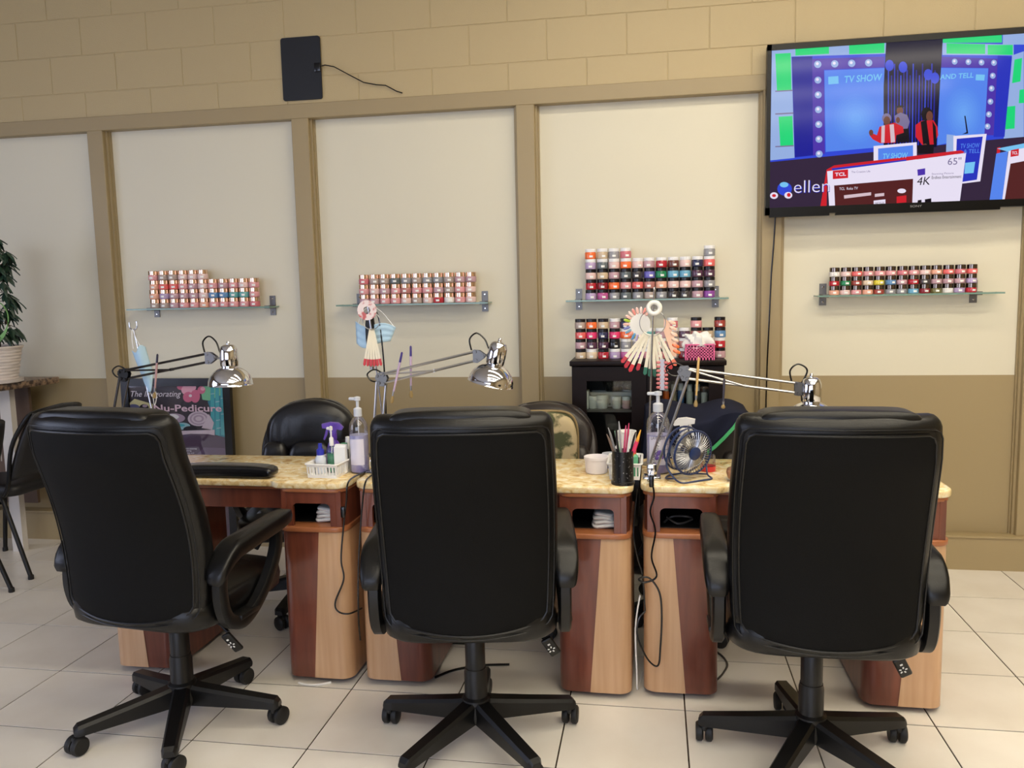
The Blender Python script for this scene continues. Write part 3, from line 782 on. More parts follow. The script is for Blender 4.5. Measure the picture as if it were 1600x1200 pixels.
for cx_, cy_, rx, ry, c in ((880, 255, 50, 35, 3), (955, 290, 75, 62, 4), (1040, 360, 55, 75, 3), (960, 370, 60, 60, 3), (1010, 260, 40, 35, 4), (985, 355, 18, 16, 12), (1110, 290, 45, 45, 3), (1125, 275, 26, 22, 4)):
    P(c, [pz(cx_+rx*math.cos(2*PI*k/16), cy_+ry*math.sin(2*PI*k/16)) for k in range(16)])
P(14, [pz(*q) for q in ((280, 450), (350, 390), (560, 450), (560, 640), (280, 640))])
for cx_, cy_, rx, ry, c in ((340, 490, 70, 40, 11), (460, 490, 55, 40, 10), (470, 470, 30, 16, 9), (320, 560, 60, 26, 10), (330, 600, 50, 20, 10), (560, 610, 60, 40, 7), (800, 610, 130, 55, 9), (780, 595, 80, 32, 12), (720, 680, 90, 40, 2), (740, 700, 60, 22, 10), (900, 700, 90, 40, 13), (990, 735, 80, 36, 10), (810, 750, 70, 32, 10), (880, 690, 50, 16, 5)):
    P(c, [pz(cx_+rx*math.cos(2*PI*k/18), cy_+ry*math.sin(2*PI*k/18)) for k in range(18)])
P(12, [pz(*q) for q in ((370, 550), (430, 530), (495, 550), (500, 690), (370, 690))])
P(12, [pz(*q) for q in ((580, 540), (690, 540), (690, 640), (585, 640))])
for r_, c in ((1.0, 8), (.82, 9), (.66, 8), (.48, 9), (.3, 8)): P(c, [pz(1085+125*r_*math.cos(2*PI*k/22), 615+85*r_*math.sin(2*PI*k/22)) for k in range(22)])
P(8, [pz(*q) for q in ((1150, 660), (1200, 560), (1260, 660), (1240, 740), (1120, 720))])
P(8, [pz(*q) for q in ((640, 760), (1270, 740), (1270, 820), (1000, 790), (640, 830))])
P(1, [pz(*q) for q in ((250, 900), (640, 830), (1000, 785), (1200, 790), (1385, 830), (1400, 1040))]+[(.30, .04), (-.30, .04)])
P(2, [pz(*q) for q in ((1050, 1040), (1150, 940), (1390, 950), (1400, 1040))])
pro = pr.build('print', PM, pt, smooth=0)
LETW = mat('letter_white', (236, 228, 234), .4); LETP = mat('letter_pink', (226, 196, 208), .4)
for s_, za, zb_, y1, y2, m_, shr, bd_ in (('The Invigorating', 320, 890, 385, 300, LETW, .35, 0), ('Nu-Pedicure', 580, 1350, 532, 455, LETP, 0, .02), ('Bath', 835, 895, 925, 900, LETW, 0, 0), ('The creative an essential', 835, 1070, 960, 942, LETW, 0, 0), ('oils and relaxing', 835, 1010, 985, 967, LETW, 0, 0), ('& conditioning and', 835, 1040, 1012, 994, LETW, 0, 0)):
    a = pz(za, y1); b_ = pz(zb_, y1); c_ = pz(za, y2)
    yy = -.002-.00012*(LZ[0]+4)-math.sin(.02)*-a[1]
    text('lettering', s_, m_, pro, (a[0], -.0098+.02*a[1], a[1]), (1, 0, 0), c_[1]-a[1], b_[0]-a[0], shr, bd_)
pg = G(); pg.T = Rl
pg.bx(-.298, .298, -.0125, -.0115, .045, .94).build('glazing', clear_mat('poster_glazing', (255, 255, 255), .02), pt, smooth=0)

# ------------------------------------------------------------------ antenna and television
AY = D-.006
a0 = at(443, 158, AY); 
an = thing('tv_antenna', 'flat black indoor antenna panel taped to the block wall', 'antenna', (1.107, AY, 2.495))
G().xzprism(rpoly([(-.112, 0, .012), (.112, 0, .012), (.112, .328, .014), (-.112, .328, .014)]), -.004, .004).build('panel', mat('antenna_black', (13, 15, 22), .5), an, smooth=30)
G().rbox((.094, -.008, .163), (.036, .012, .046), .004, 2).build('connector', BLACK, an)
G().tube([(.11, -.012, .165), (.14, -.014, .170), (.19, -.014, .158), (.26, -.012, .118), (.35, -.010, .068), (.42, -.008, .052), (.47, -.008, .046), (.53, -.007, .012), (.56, -.004, .002)], .0032, 6).build('cable', BLACK, an)

TY = D-.085
tv = thing('television', 'large flat television on the block wall showing a game show', 'television', (4.215, TY, 1.787))
TW, TH = .697, .806
BEZ = mat('tv_bezel', (6, 6, 7), .3, spec=.25)
G().rbox((0, .03, TH/2), (2*TW, .045, TH), .006, 2).build('casing', BEZ, tv)
G().bx(-TW+.25, TW-.25, .05, .09, .15, .6).build('wall_mount', BEZ, tv, smooth=0)
g = G()
for xa, xb, za, zb_ in ((-TW, TW, 0, .034), (-TW, TW, TH-.028, TH), (-TW, -TW+.02, 0, TH), (TW-.02, TW, 0, TH)): g.bx(xa, xb, -.002, .012, za, zb_)
g.bx(-TW+.02, -TW+.30, -.004, .02, -.012, .002).bx(-TW+.33, TW-.33, -.004, .02, -.012, .002)
g.build('bezel', BEZ, tv, smooth=0)
def tvm(n, c, e=.92): return mat('screen_'+n, (4, 4, 5), .10, spec=.2, emit=(c, e))
TVC = [tvm('blue', (50, 72, 214)), tvm('light_blue', (86, 134, 238)), tvm('deep_blue', (30, 32, 150)), tvm('navy', (12, 12, 48)), tvm('green', (30, 214, 122)), tvm('pale', (150, 176, 226)), tvm('floor', (52, 38, 62)), tvm('red', (206, 34, 46)),
       tvm('white', (234, 226, 246)), tvm('maroon', (84, 34, 36)), tvm('skin', (110, 66, 54)), tvm('dark', (24, 18, 26)), tvm('cyan', (120, 196, 244)), tvm('royal', (40, 52, 190)), tvm('orange', (250, 190, 120)), tvm('pink', (214, 190, 200)), tvm('violet', (78, 52, 170)), tvm('grey', (122, 112, 150)), tvm('tealgreen', (70, 200, 170))]+[tvm('glow_%d' % k, (86+3*k, 136+4*k, 238+k)) for k in range(8)]
sc_ = G(); TL = [0]
def scr(zx, zy):
    q = at(1180+zx/3.80952, 30+zy/3.80952, TY); return (max(-TW+.02, min(TW-.02, q.x-4.215)), max(.034, min(TH-.028, q.z-1.787)))
def Q(mi, pts, raw=False):
    sc_.cur = mi; TL[0] += 1
    sc_.poly([Vector((x, .0025-.000015*TL[0], z)) for x, z in (pts if raw else [scr(*q) for q in pts])])
def QE(mi, cx_, cy_, rx, ry, n=14): Q(mi, [(cx_+rx*math.cos(2*PI*k/n), cy_+ry*math.sin(2*PI*k/n)) for k in range(n)])
Q(0, [(-TW+.02, .034), (TW-.02, .034), (TW-.02, TH-.028), (-TW+.02, TH-.028)], True)
zf0 = scr(90, 835)[1]
Q(6, [(85, 850), (700, 790), (1380, 720), (1700, 690), (2400, 640), (2400, 1200), (85, 1200)])
Q(5, [(100, 180), (215, 170), (235, 825), (90, 840)])
Q(4, [(120, 205), (212, 200), (216, 420), (130, 425)]); Q(4, [(140, 580), (222, 575), (228, 750), (150, 755)])
for ya, yb in ((425, 430), (560, 566), (755, 760)): Q(17, [(120, ya), (230, ya-6), (230, yb-4), (120, yb+2)])
Q(5, [(215, 165), (780, 128), (780, 205), (215, 222)]); Q(4, [(240, 165), (440, 152), (440, 205), (240, 216)]); Q(4, [(560, 145), (770, 132), (770, 200), (560, 208)])
Q(4, [(1118, 100), (1470, 82), (1470, 138), (1118, 140)]); Q(5, [(1475, 90), (1700, 75), (1700, 150), (1475, 150)]); Q(5, [(1115, 140), (1540, 150), (1540, 215), (1115, 212)])
Q(4, [(1140, 142), (1370, 148), (1370, 206), (1140, 204)]); Q(4, [(1385, 152), (1535, 152), (1535, 212), (1385, 210)])
Q(5, [(1530, 215), (1600, 190), (1600, 700), (1480, 710)]); Q(4, [(1545, 240), (1590, 230), (1580, 370), (1530, 380)]); Q(4, [(1575, 420), (1700, 400), (1700, 490), (1570, 500)])
Q(4, [(1500, 520), (1550, 515), (1545, 650), (1490, 655)])
Q(2, [(218, 225), (340, 220), (345, 810), (235, 822)]); Q(13, [(1445, 215), (1530, 225), (1485, 700), (1420, 700)])
Q(16, [(340, 235), (770, 222), (770, 285), (410, 300), (415, 800), (345, 812)]); Q(16, [(1105, 222), (1445, 235), (1420, 690), (1365, 690), (1390, 290), (1105, 285)])
for k in range(4): QE(5, 373+101*k, 268-3*k, 22, 22); QE(8, 370+101*k, 264-3*k, 9, 9)
for k in range(6): QE(5, 374+1.5*k, 362+88*k, 21, 21); QE(8, 371+1.5*k, 358+88*k, 9, 9)
for x, y in ((1188, 252), (1270, 254), (1348, 257), (1422, 259), (1415, 336), (1408, 412), (1401, 490), (1392, 566), (1384, 638)): QE(5, x, y, 17, 18); QE(8, x-2, y-3, 7, 8)
Q(1, [(412, 305), (770, 290), (765, 760), (420, 790)]); Q(1, [(1105, 290), (1388, 292), (1365, 690), (1085, 750)])

for k in range(8): QE(19+k, 600, 590, 150-17*k, 165-19*k, 24); QE(19+k, 1240, 560, 118-14*k, 170-20*k, 24)
Q(12, [(435, 342), (495, 338), (497, 383), (436, 388)]); Q(12, [(1315, 328), (1368, 330), (1364, 365), (1312, 363)])
Q(3, [(780, 128), (1118, 102), (1100, 400), (1080, 760), (765, 780), (765, 400)])
for k in range(16): x = 790+k*18.5; Q((0, 2, 13, 2)[k % 4], [(x, 300+40*math.sin(k*2.1)), (x+7, 300+40*math.sin(k*2.1)), (x+5-k*.6, 760), (x-k*.8, 760)])
for x, y in ((800, 275), (880, 285), (1030, 330), (1070, 350)): QE(0, x, y, 26, 34)
# figures on the screen
QE(10, 862, 545, 20, 26); Q(11, [(838, 528), (888, 522), (880, 512), (848, 514)]); Q(17, [(830, 575), (865, 555), (905, 570), (920, 610), (905, 660), (840, 665)]); Q(11, [(840, 655), (915, 650), (920, 730), (845, 735)])
QE(17, 783, 590, 28, 30); QE(10, 784, 605, 20, 28); Q(7, [(740, 640), (830, 615), (880, 640), (885, 675), (840, 690), (835, 735), (745, 738), (700, 715), (680, 690), (700, 680), (725, 690)]); QE(10, 690, 675, 13, 18); QE(10, 850, 600, 12, 18)
Q(15, [(752, 635), (772, 630), (770, 735), (750, 735)]); Q(15, [(800, 628), (825, 625), (833, 730), (808, 735)])
QE(11, 1022, 565, 34, 42); QE(10, 1038, 578, 20, 32); Q(7, [(955, 630), (990, 605), (1060, 600), (1085, 640), (1090, 690), (1060, 750), (1000, 755), (955, 700)]); Q(11, [(985, 610), (1020, 600), (1040, 750), (1000, 745)]); Q(11, [(1055, 605), (1075, 640), (1082, 745), (1062, 740)]); QE(10, 1012, 762, 16, 22); Q(11, [(965, 750), (1065, 745), (1060, 800), (970, 800)])
# podiums, boxes
Q(8, [(705, 755), (962, 732), (962, 900), (705, 900)]); Q(1, [(732, 770), (940, 750), (940, 900), (732, 900)])
Q(5, [(1140, 685), (1190, 690), (1180, 970), (1130, 960)]); Q(8, [(1180, 695), (1378, 682), (1340, 965), (1180, 985)]); Q(13, [(1200, 712), (1355, 698), (1320, 955), (1190, 975)]); Q(11, [(1245, 575), (1252, 575), (1268, 680), (1232, 685), (1258, 672)])
Q(12, [(1250, 855), (1310, 848), (1300, 915), (1245, 920)])
Q(7, [(425, 895), (470, 870), (1225, 780), (1255, 795), (430, 905), (425, 1120), (388, 1120)]); Q(13, [(455, 888), (900, 835), (900, 845), (460, 900)])
Q(8, [(428, 905), (1256, 796), (1218, 1095), (440, 1125)]); Q(9, [(470, 990), (940, 950), (935, 1108), (475, 1122)])
Q(7, [(462, 902), (553, 893), (553, 945), (462, 952)]); Q(16, [(965, 895), (1012, 887), (1012, 925), (968, 932)])
Q(15, [(528, 1048), (690, 1030), (690, 1048), (530, 1068)]); Q(15, [(712, 1040), (768, 1034), (768, 1052), (712, 1058)]); Q(8, [(705, 1080), (775, 1072), (775, 1112), (705, 1116)]); Q(7, [(842, 1056), (900, 1048), (900, 1090), (842, 1095)]); QE(8, 872, 1022, 26, 14); Q(11, [(968, 1078), (990, 1074), (990, 1100), (966, 1100)]); Q(11, [(1010, 1072), (1048, 1066), (1048, 1098), (1010, 1100)])
Q(7, [(1440, 765), (1460, 760), (1450, 900), (1430, 900)]); Q(1, [(1435, 800), (1505, 785), (1475, 1085), (1395, 1085)]); Q(12, [(1440, 770), (1700, 720), (1700, 745), (1510, 790)]); Q(8, [(1508, 785), (2000, 700), (2000, 1100), (1470, 1090)]); Q(9, [(1520, 860), (2000, 780), (2000, 1060), (1485, 1085)]); Q(7, [(1522, 780), (1570, 770), (1568, 812), (1520, 820)])
QE(0, 175, 1010, 44, 40); QE(12, 172, 985, 26, 16); QE(8, 112, 1050, 24, 20); QE(7, 112, 1050, 12, 9); QE(8, 197, 1048, 24, 20); QE(7, 200, 1046, 11, 12)
so = sc_.build('screen', TVC, tv, smooth=0)
TT = [0]
def tvtext(s_, za, zb_, yb, yt, mi, shr=0.0, bd_=0.0):
    TT[0] += 1
    a = scr(za, yb); b_ = scr(zb_, yb); c_ = scr(za, yt)
    text('lettering', s_, TVC[mi], so, (a[0], -.0012-.00002*TT[0], a[1]), (1, 0, 0), c_[1]-a[1], b_[0]-a[0], shr, bd_)
tvtext('TV SHOW', 530, 755, 380, 338, 12, .1, .02); tvtext('AND TELL', 1098, 1298, 360, 330, 12, .1, .02); tvtext('TV SHOW', 760, 908, 832, 800, 12, .15, .02)
tvtext('TV SHOW', 1222, 1335, 770, 742, 1, .1, .01); tvtext('& TELL', 1240, 1335, 800, 776, 1, .1, .01)
tvtext('ellen', 232, 443, 1038, 965, 13, 0, .004); tvtext('ellen', 230, 440, 1035, 962, 8, 0, -.012); tvtext('TCL', 474, 540, 935, 914, 8, 0, .03); tvtext('65"', 1145, 1225, 868, 826, 17); tvtext('4K', 962, 1040, 988, 940, 11, .15)
tvtext('TCL  Roku TV', 500, 610, 1018, 1002, 8); tvtext('Stunning Picture', 1050, 1180, 930, 916, 17); tvtext('Endless Entertainment', 1050, 1226, 952, 934, 11); tvtext('NETFLIX', 712, 768, 1104, 1090, 11); tvtext('TCL', 1527, 1562, 806, 788, 8, 0, .02)
tvtext('The Creative Life', 572, 684, 916, 904, 17)
text('maker_name', 'SONY', mat('maker_grey', (150, 150, 152), .4), tv, (-.03, -.003, .012), (1, 0, 0), .010, .052)
g = G(); 
c0 = at(1207, 338, D-.03)
pts = [at(x, y, D-.035) for x, y in ((1212, 330), (1209, 380), (1205, 430), (1202, 500), (1199, 560), (1197, 620), (1196, 700))]
tag(g.tube(pts, .004, 6).build('tv_cable', BLACK), 'thin black cable hanging from the television down the wall post', 'cable')

# ------------------------------------------------------------------ spring-arm desk lamps
def spline(path, k=6):
    path = [Vector(p) for p in path]; out = []
    for i in range(len(path)-1):
        p0 = path[max(0, i-1)]; p1 = path[i]; p2 = path[i+1]; p3 = path[min(len(path)-1, i+2)]
        for j in range(k):
            q = j/k
            out.append(.5*((2*p1)+(p2-p0)*q+(2*p0-5*p1+4*p2-p3)*q*q+(3*p1-p0-3*p2+p3)*q**3))
    return out+[path[-1]]
ARM = mat('lamp_arm_steel', (196, 194, 192), .3, metal=1.0)
def desk_lamp(label, base, elbow, end, head, tilt, z_table=.77, dark=False):
    bx_, by_ = base
    t = thing('desk_lamp', label, 'lamp', (bx_, by_, z_table), 0, 'chrome spring-arm desk lamps')
    V = lambda x, z, y=0: Vector((x-bx_, y, z-z_table))
    E_, N_ = V(*elbow), V(*end)
    AR = mat('lamp_arm_dark', (70, 68, 68), .25, metal=1.0) if dark else ARM
    G().rbox((0, 0, .006), (.062, .062, .012), .004, 2).lathe([(.013, .01), (.013, .035), (.008, .04)], 14).rbox((0, .0, .03), (.034, .028, .05), .004, 2).build('clamp_base', CHROME, t)
    up = E_.normalized(); side = Vector((up.z, 0, -up.x))
    g = G()
    for s_ in (-1, 1): g.rod(Vector((0, .004*s_, .03))+side*.014*s_, E_+side*.017*s_+Vector((0, .004*s_, -.012)), .0048, 8)
    la = g.build('lower_arm', AR, t)
    g = G()
    for k in range(40): pass
    sp = [Vector((0, -.012, .05))+(E_*.42)*(k/90)+Vector((.005*math.cos(k*1.3), .005*math.sin(k*1.3), 0)) for k in range(91)]
    G().tube(sp, .0012, 5).build('spring', STEEL, la)
    # elbow plate
    g = G()
    d = (N_-E_).normalized(); nrm = Vector((-d.z, 0, d.x))
    for yy in (-.011, .009):
        pl = [(-.022, .004), (-.012, .024), (.016, .026), (.026, .004), (.014, -.028), (-.006, -.026)]
        g.xzprism([(E_.x+a, E_.z+b_) for a, b_ in pl], yy, yy+.002)
    for a, b_ in ((-.012, .012), (.012, .016), (.012, -.018), (-.006, -.014)):
        g.lathe([(.005, -.016), (.006, -.013), (.006, .013), (.005, .016)], 10, (E_.x+a, 0, E_.z+b_), Matrix.Rotation(PI/2, 3, 'X'))
    g.build('elbow_joint', BRK if not dark else PLASTIC, t, smooth=30)
    g = G()
    for s_ in (-1, 1): g.rod(E_+nrm*.017*s_+d*.01+Vector((0, .003*s_, 0)), N_+nrm*.016*s_+Vector((0, .003*s_, 0)), .0048, 8)
    mid = E_+(N_-E_)*.55-nrm*.0165
    g.rod(E_+nrm*.017+d*.004+Vector((0, -.010, 0)), mid+Vector((0, -.008, 0)), .0036, 8)
    g.lathe([(.006, -.014), (.006, .006)], 10, mid, Matrix.Rotation(PI/2, 3, 'X'))
    g.build('upper_arm', AR, t)
    g = G()
    for yy in (-.010, .008): g.xzprism([(N_.x+a, N_.z+b_) for a, b_ in ((-.012, .022), (.012, .02), (.034, .004), (.030, -.008), (.004, -.026), (-.012, -.024))], yy, yy+.002)
    for a, b_ in ((-.002, .015), (0, -.016), (.025, .0)): g.lathe([(.005, -.015), (.0055, -.012), (.0055, .012), (.005, .015)], 10, (N_.x+a, 0, N_.z+b_), Matrix.Rotation(PI/2, 3, 'X'))
    H = V(*head)
    R = Matrix.Rotation(tilt, 3, 'Y')
    g.rod(N_+Vector((.025, 0, 0)), H+R @ Vector((-.028, 0, .03)), .004, 8)
    g.build('head_bracket', BRK if not dark else STEEL, t, smooth=30)
    # head: socket cup over an open dome; H is where cup meets dome
    hd = G().lathe([(.028, -.002), (.033, .004), (.0345, .03), (.033, .062), (.028, .078), (.019, .085), (.007, .086), (.006, .096), (.0035, .099), (.001, .099)], 28, H, R).build('lamp_socket', CHROME, t, smooth=40)
    dome = [(.024, .004)]+[(.084*math.sin(a)+.0, -.070+.074*math.cos(a)) for a in [.32+k*(PI/2-.32)/10 for k in range(11)]]+[(.0855, -.072), (.083, -.0725)]+[(.081*math.sin(a), -.070+.071*math.cos(a)) for a in [PI/2-k*(PI/2-.35)/8 for k in range(9)]]
    G().lathe(dome, 36, H, R, False).build('lamp_shade', CHROME, t, smooth=40)
    G().blob(H+R @ Vector((0, 0, -.042)), (.05, .05, .062), 1, 1, 16, 10, R).build('bulb', mat('frosted_bulb', (240, 238, 230), .4), hd)
    pts = spline([N_+Vector((-.02, .006, .02)), N_+Vector((-.026, .008, .06)), N_+Vector((.0, .01, .082)), N_+Vector((.03, .008, .06)), H+R @ Vector((-.036, 0, .056)), H+R @ Vector((-.03, 0, .052))])
    G().tube(pts, .0032, 6).build('cord_loop', BLACK, hd)
    pts = spline([E_+Vector((.005, .012, .018)), E_+Vector((-.03, .014, .034)), E_+Vector((-.06, .016, .016)), E_+Vector((-.045, .014, -.008)), E_+Vector((-.018, .012, -.012))])
    G().tube(pts, .003, 6).build('elbow_cord', BLACK, la)
    return t
desk_lamp('chrome desk lamp leaning over the table with the hand rest', (.800, 2.95), (.897, 1.148), (1.268, 1.214), (1.352, 1.178), .0, dark=True)
desk_lamp('chrome desk lamp with tilted head, two violet brushes on its arm', (1.935, 2.93), (1.972, 1.130), (2.338, 1.214), (2.404, 1.181), .24)
desk_lamp('chrome desk lamp behind the blue fan, its low head over that table', (2.968, 2.92), (3.078, 1.148), (3.462, 1.094), (3.505, 1.046), .0)

# brushes stuck on the lamp arms
def slim_brush(label, a, b_, c1, c2, tip, flat=False):
    a = Vector(a); b_ = Vector(b_); d = b_-a; R = d.to_track_quat('Z', 'Y').to_matrix()
    t = thing('nail_brush', label, 'brush', a)
    Ln = d.length
    h = G().lathe([(.001, 0), (.004, .004), (.0045, Ln*.2)], 10, (0, 0, 0), R).build('handle_end', c1, t)
    G().lathe([(.0046, Ln*.2), (.0042, Ln*.5), (.0034, Ln*.72), (.0042, Ln*.76)], 10, (0, 0, 0), R).build('handle', c2, t)
    G().lathe([(.0042, Ln*.76), (.0032, Ln*.86)], 10, (0, 0, 0), R).build('ferrule', STEEL, t)
    G().lathe([(.003, Ln*.85), (.0075, Ln*.93), (.0062, Ln*.985), (.001, Ln)], 10, (0, 0, 0), R).build('bristles', tip, t)
VIO = mat('violet_tip', (52, 36, 118), .4); LIL = mat('lilac_handle', (196, 172, 198), .3); BRIS = mat('bristle_tan', (150, 126, 80), .8); DKT = mat('dark_tip', (30, 24, 52), .4); PKB = mat('mauve_handle', (176, 140, 140), .35)
slim_brush('slim brush with dark tip on the lamp arm by the poster', (1.061, 2.933, 1.232), (1.033, 2.933, 1.055), DKT, PKB, BRIS)
slim_brush('slanting lilac brush with violet tip on the middle lamp arm', (2.062, 2.912, 1.232), (2.012, 2.912, 1.040), VIO, LIL, BRIS)
slim_brush('upright lilac brush with violet tip on the middle lamp arm', (2.084, 2.950, 1.252), (2.078, 2.950, 1.055), VIO, LIL, BRIS)
TANH = mat('tan_handle', (206, 168, 104), .5); DKB = mat('dark_handle', (60, 56, 66), .4)
slim_brush('tan wooden brush hanging from the lamp arm over the fan', (3.128, 2.902, 1.205), (3.118, 2.902, 1.03), TANH, TANH, BRIS)
slim_brush('thin dark brush hanging from the lamp arm near the navy jacket', (3.215, 2.902, 1.13), (3.211, 2.902, 1.025), DKB, DKB, BRIS)

# ------------------------------------------------------------------ swatch stands
STICK = mat('ivory_stick', (236, 228, 204), .5)
def polish(c): return mat('polish_%d_%d_%d' % c, c, .15, coat=.6)
def swatch_ring(name, label, centre, R0, sticks, wheel=None, disc=None):
    t = thing(name, label, 'swatch ring', centre)
    G().tube([(R0*math.cos(2*PI*k/28), 0, R0*math.sin(2*PI*k/28)) for k in range(28)], .0016, 6, True).build('ring', STEEL, t)
    for ang, ln, c, w_, dy in sticks:
        d = Vector((math.sin(ang), 0, -math.cos(ang))); n = Vector((d.z, 0, -d.x))
        a = d*(R0*.92)+Vector((0, dy, 0))
        s_ = G().loft([[a+n*w_*.6+Vector((0, e, 0)), a-n*w_*.6+Vector((0, e, 0)), a+d*ln*.8-n*w_+Vector((0, e, 0)), a+d*ln*.8+n*w_+Vector((0, e, 0))] for e in (-.001, .001)], True, True).build('sample_stick', STICK, t, smooth=0)
        q = a+d*ln*.78
        G().loft([[q+n*w_*1.05+Vector((0, e, 0)), q-n*w_*1.05+Vector((0, e, 0)), q+d*ln*.15-n*w_*1.1+Vector((0, e, 0)), q+d*ln*.19+Vector((0, e, 0)), q+d*ln*.15+n*w_*1.1+Vector((0, e, 0))] for e in (-.0022, .0014)], True, True).build('nail_tip', polish(c), s_, smooth=0)
    return t
def stand(label, base, top, hook=False, zb_=.77):
    t = thing('sample_stand', label, 'stand', base)
    d = Vector(top)-Vector(base)
    G().lathe([(.022, 0), (.022, .006), (.01, .012), (.004, .018)], 24).build('stand_base', WHITE if hook else STEEL, t)
    G().rod((0, 0, .006), d, .0034, 8).build('rod', ROD, t)
    if hook:
        pts = [d+Vector((x, 0, z)) for x, z in ((-.018, .030), (-.017, .012), (-.010, .002), (0, 0), (.010, .003), (.016, .014), (.015, .034))]
        G().tube(spline(pts, 4), .0032, 8).build('hook', ROD, t)
    else:
        G().tube(spline([d, d+Vector((.004, -.006, .01)), d+Vector((.0, -.014, .012)), d+Vector((0, -.018, .004))], 4), .0032, 8).build('hook', ROD, t)
    return t
tag(G().rbox((0, 0, .075), (.085, .07, .15), .006, 2).build('white_box', PAPER, None, loc=(.955, 3.05, .77)), 'small white box under the stand with the forked hook', 'box')
stand('thin metal stand with forked hook holding a face mask', (.952, 3.05, .92), (.886, 3.05, 1.322), True)
stand('thin metal stand holding the sample ring with red tips', (1.955, 3.03, .77), (1.896, 3.03, 1.405))
stand('thin metal stand holding the big fan of polish swatches', (2.952, 3.15, .77), (2.977, 3.11, 1.434))
MASK = mat('blue_mask', (176, 208, 230), .85); LOOP = mat('white_elastic', (240, 240, 240), .7)
def face_mask(label, c, rz, w_, h, tilt, loops):
    t = thing('face_mask', label, 'face mask', c, rz)
    R = Matrix.Rotation(tilt, 3, 'Y')
    def f(a, b_):
        x = (a-.5)*w_; z = -b_*h
        return R @ Vector((x*(1-.18*b_), -.02*math.cos(x/w_*PI)+.0012*math.sin(b_*20), z*(1-.35*abs(2*a-1)**2*(a > .5))-.012*math.sin(PI*a*2)))
    o = G().grid(f, 12, 24).build('mask_fabric', MASK, t, smooth=40)
    md = o.modifiers.new('thick', 'SOLIDIFY'); md.thickness = .0015
    for pts in loops: G().tube(spline(pts, 6), .0014, 5).build('ear_loop', LOOP, t)
face_mask('pale blue face mask hanging by its loop from the forked hook', (.905, 3.045, 1.245), .4, .055, .17, -.25, [[(-.02, 0, 0), (-.022, 0, .04), (-.018, 0, .08), (-.006, 0, .04), (.012, 0, 0)], [(.02, 0, -.16), (.04, 0, -.2), (.045, 0, -.235), (.055, 0, -.2), (.05, 0, -.165)]])
face_mask('pale blue face mask behind the sample ring with red tips', (1.912, 3.062, 1.328), 0, .165, .085, .16, [[(-.075, 0, -.01), (-.05, 0, .05), (-.01, 0, .075)], [(.075, 0, -.01), (.03, 0, .045), (-.005, 0, .07)]])
RED = (200, 40, 44)
sr = swatch_ring('sample_ring', 'metal ring of ivory nail sample sticks with red tips by the middle lamp', (1.915, 3.005, 1.345), .034, [(-.20+.075*k, .15, RED, .0046, .0012*k) for k in range(6)])
DISC = mat('pink_swatch_disc', (226, 198, 190), .4)
tag(G().lathe([(.014, -.002), (.038, -.002), (.038, .002), (.014, .002), (.014, -.002)], 28, (0, 0, 0), Matrix.Rotation(PI/2, 3, 'X'), False).build('swatch_disc', mat('swatch_disc_print', (232, 214, 208), .4, noise=((196, 92, 88), 30, (1, 1, 1), .52, .6)), None, loc=(1.901, 3.002, 1.385)), 'round pink and white swatch disc hanging above red-tipped sample sticks', 'swatch disc')
dr = thing('nail_drill', 'black electric nail drill hanging on the stand beside the red-tipped sticks', 'nail drill', (1.895, 3.048, 1.155))
G().lathe([(.012, .085), (.017, .09), (.019, .12), (.019, .17), (.014, .215), (.006, .22)], 18).build('grip', PLASTIC, dr)
G().lathe([(.008, .0), (.008, .01), (.012, .015), (.014, .06), (.017, .065), (.017, .085), (.012, .088)], 18).build('collet', STEEL, dr)
G().tube(spline([(0, 0, .22), (.01, .01, .24), (.035, .0, .2), (.045, 0, .1), (.05, 0, -.02), (.048, .004, -.2), (.045, .005, -.38)]), .003, 6).build('cord', BLACK, dr)
sw = swatch_ring('sample_ring', 'metal ring of ivory nail sample sticks with red, green and orange tips', (2.971, 3.128, 1.316), .048,
    [(-.66, .150, (196, 34, 44), .0068, 0), (-.55, .160, (186, 24, 36), .0068, .005), (-.44, .165, (204, 36, 40), .0068, .001), (-.31, .15, (178, 30, 40), .0064, .006), (-.15, .160, (36, 108, 84), .0064, .001), (-.055, .166, (28, 96, 74), .0064, .006), (.04, .166, (26, 92, 66), .0064, .0), (.135, .16, (40, 116, 88), .0064, .005), (.24, .155, (240, 112, 72), .0064, .001), (.38, .15, (196, 60, 60), .0068, .006), (.49, .145, (232, 120, 90), .0068, .001)])
tag(G().tube([(.021*math.cos(2*PI*k/28), 0, .021*math.sin(2*PI*k/28)) for k in range(28)], .0085, 12, True).build('tape_roll', mat('ivory_ring', (238, 236, 226), .4), None, loc=(2.977, 3.088, 1.372)), 'thick ivory ring hung at the top of the swatch stand', 'ring')
wt = thing('nail_swatch_disk', 'white swatch wheel with pink and blue nail petals behind the sticks', 'swatch wheel', (2.923, 3.158, 1.310), .3)
G().lathe([(.001, -.0015), (.042, -.0015), (.042, .0015), (.001, .0015)], 28, (0, 0, 0), Matrix.Rotation(PI/2, 3, 'X')).build('wheel', WHITE, wt)
for k in range(16):
    a = PI*.30+k*PI*1.3/15; c = [(240, 190, 180), (238, 150, 140), (236, 214, 206), (120, 130, 190), (90, 150, 200), (170, 200, 60), (120, 160, 190), (180, 170, 210)][(k*3) % 8 if k > 6 else k % 3]
    R = Matrix.Rotation(-a, 3, 'Y')
    G().blob((.052*math.cos(a), -.002, .052*math.sin(a)), (.028, .004, .011), .8, .8, 12, 6, R).build('nail_petal', polish(c), wt)
w2 = thing('swatch_fan', 'peach swatch strip with orange end beside the ivory sticks', 'swatch strip', (3.013, 3.15, 1.30), 0)
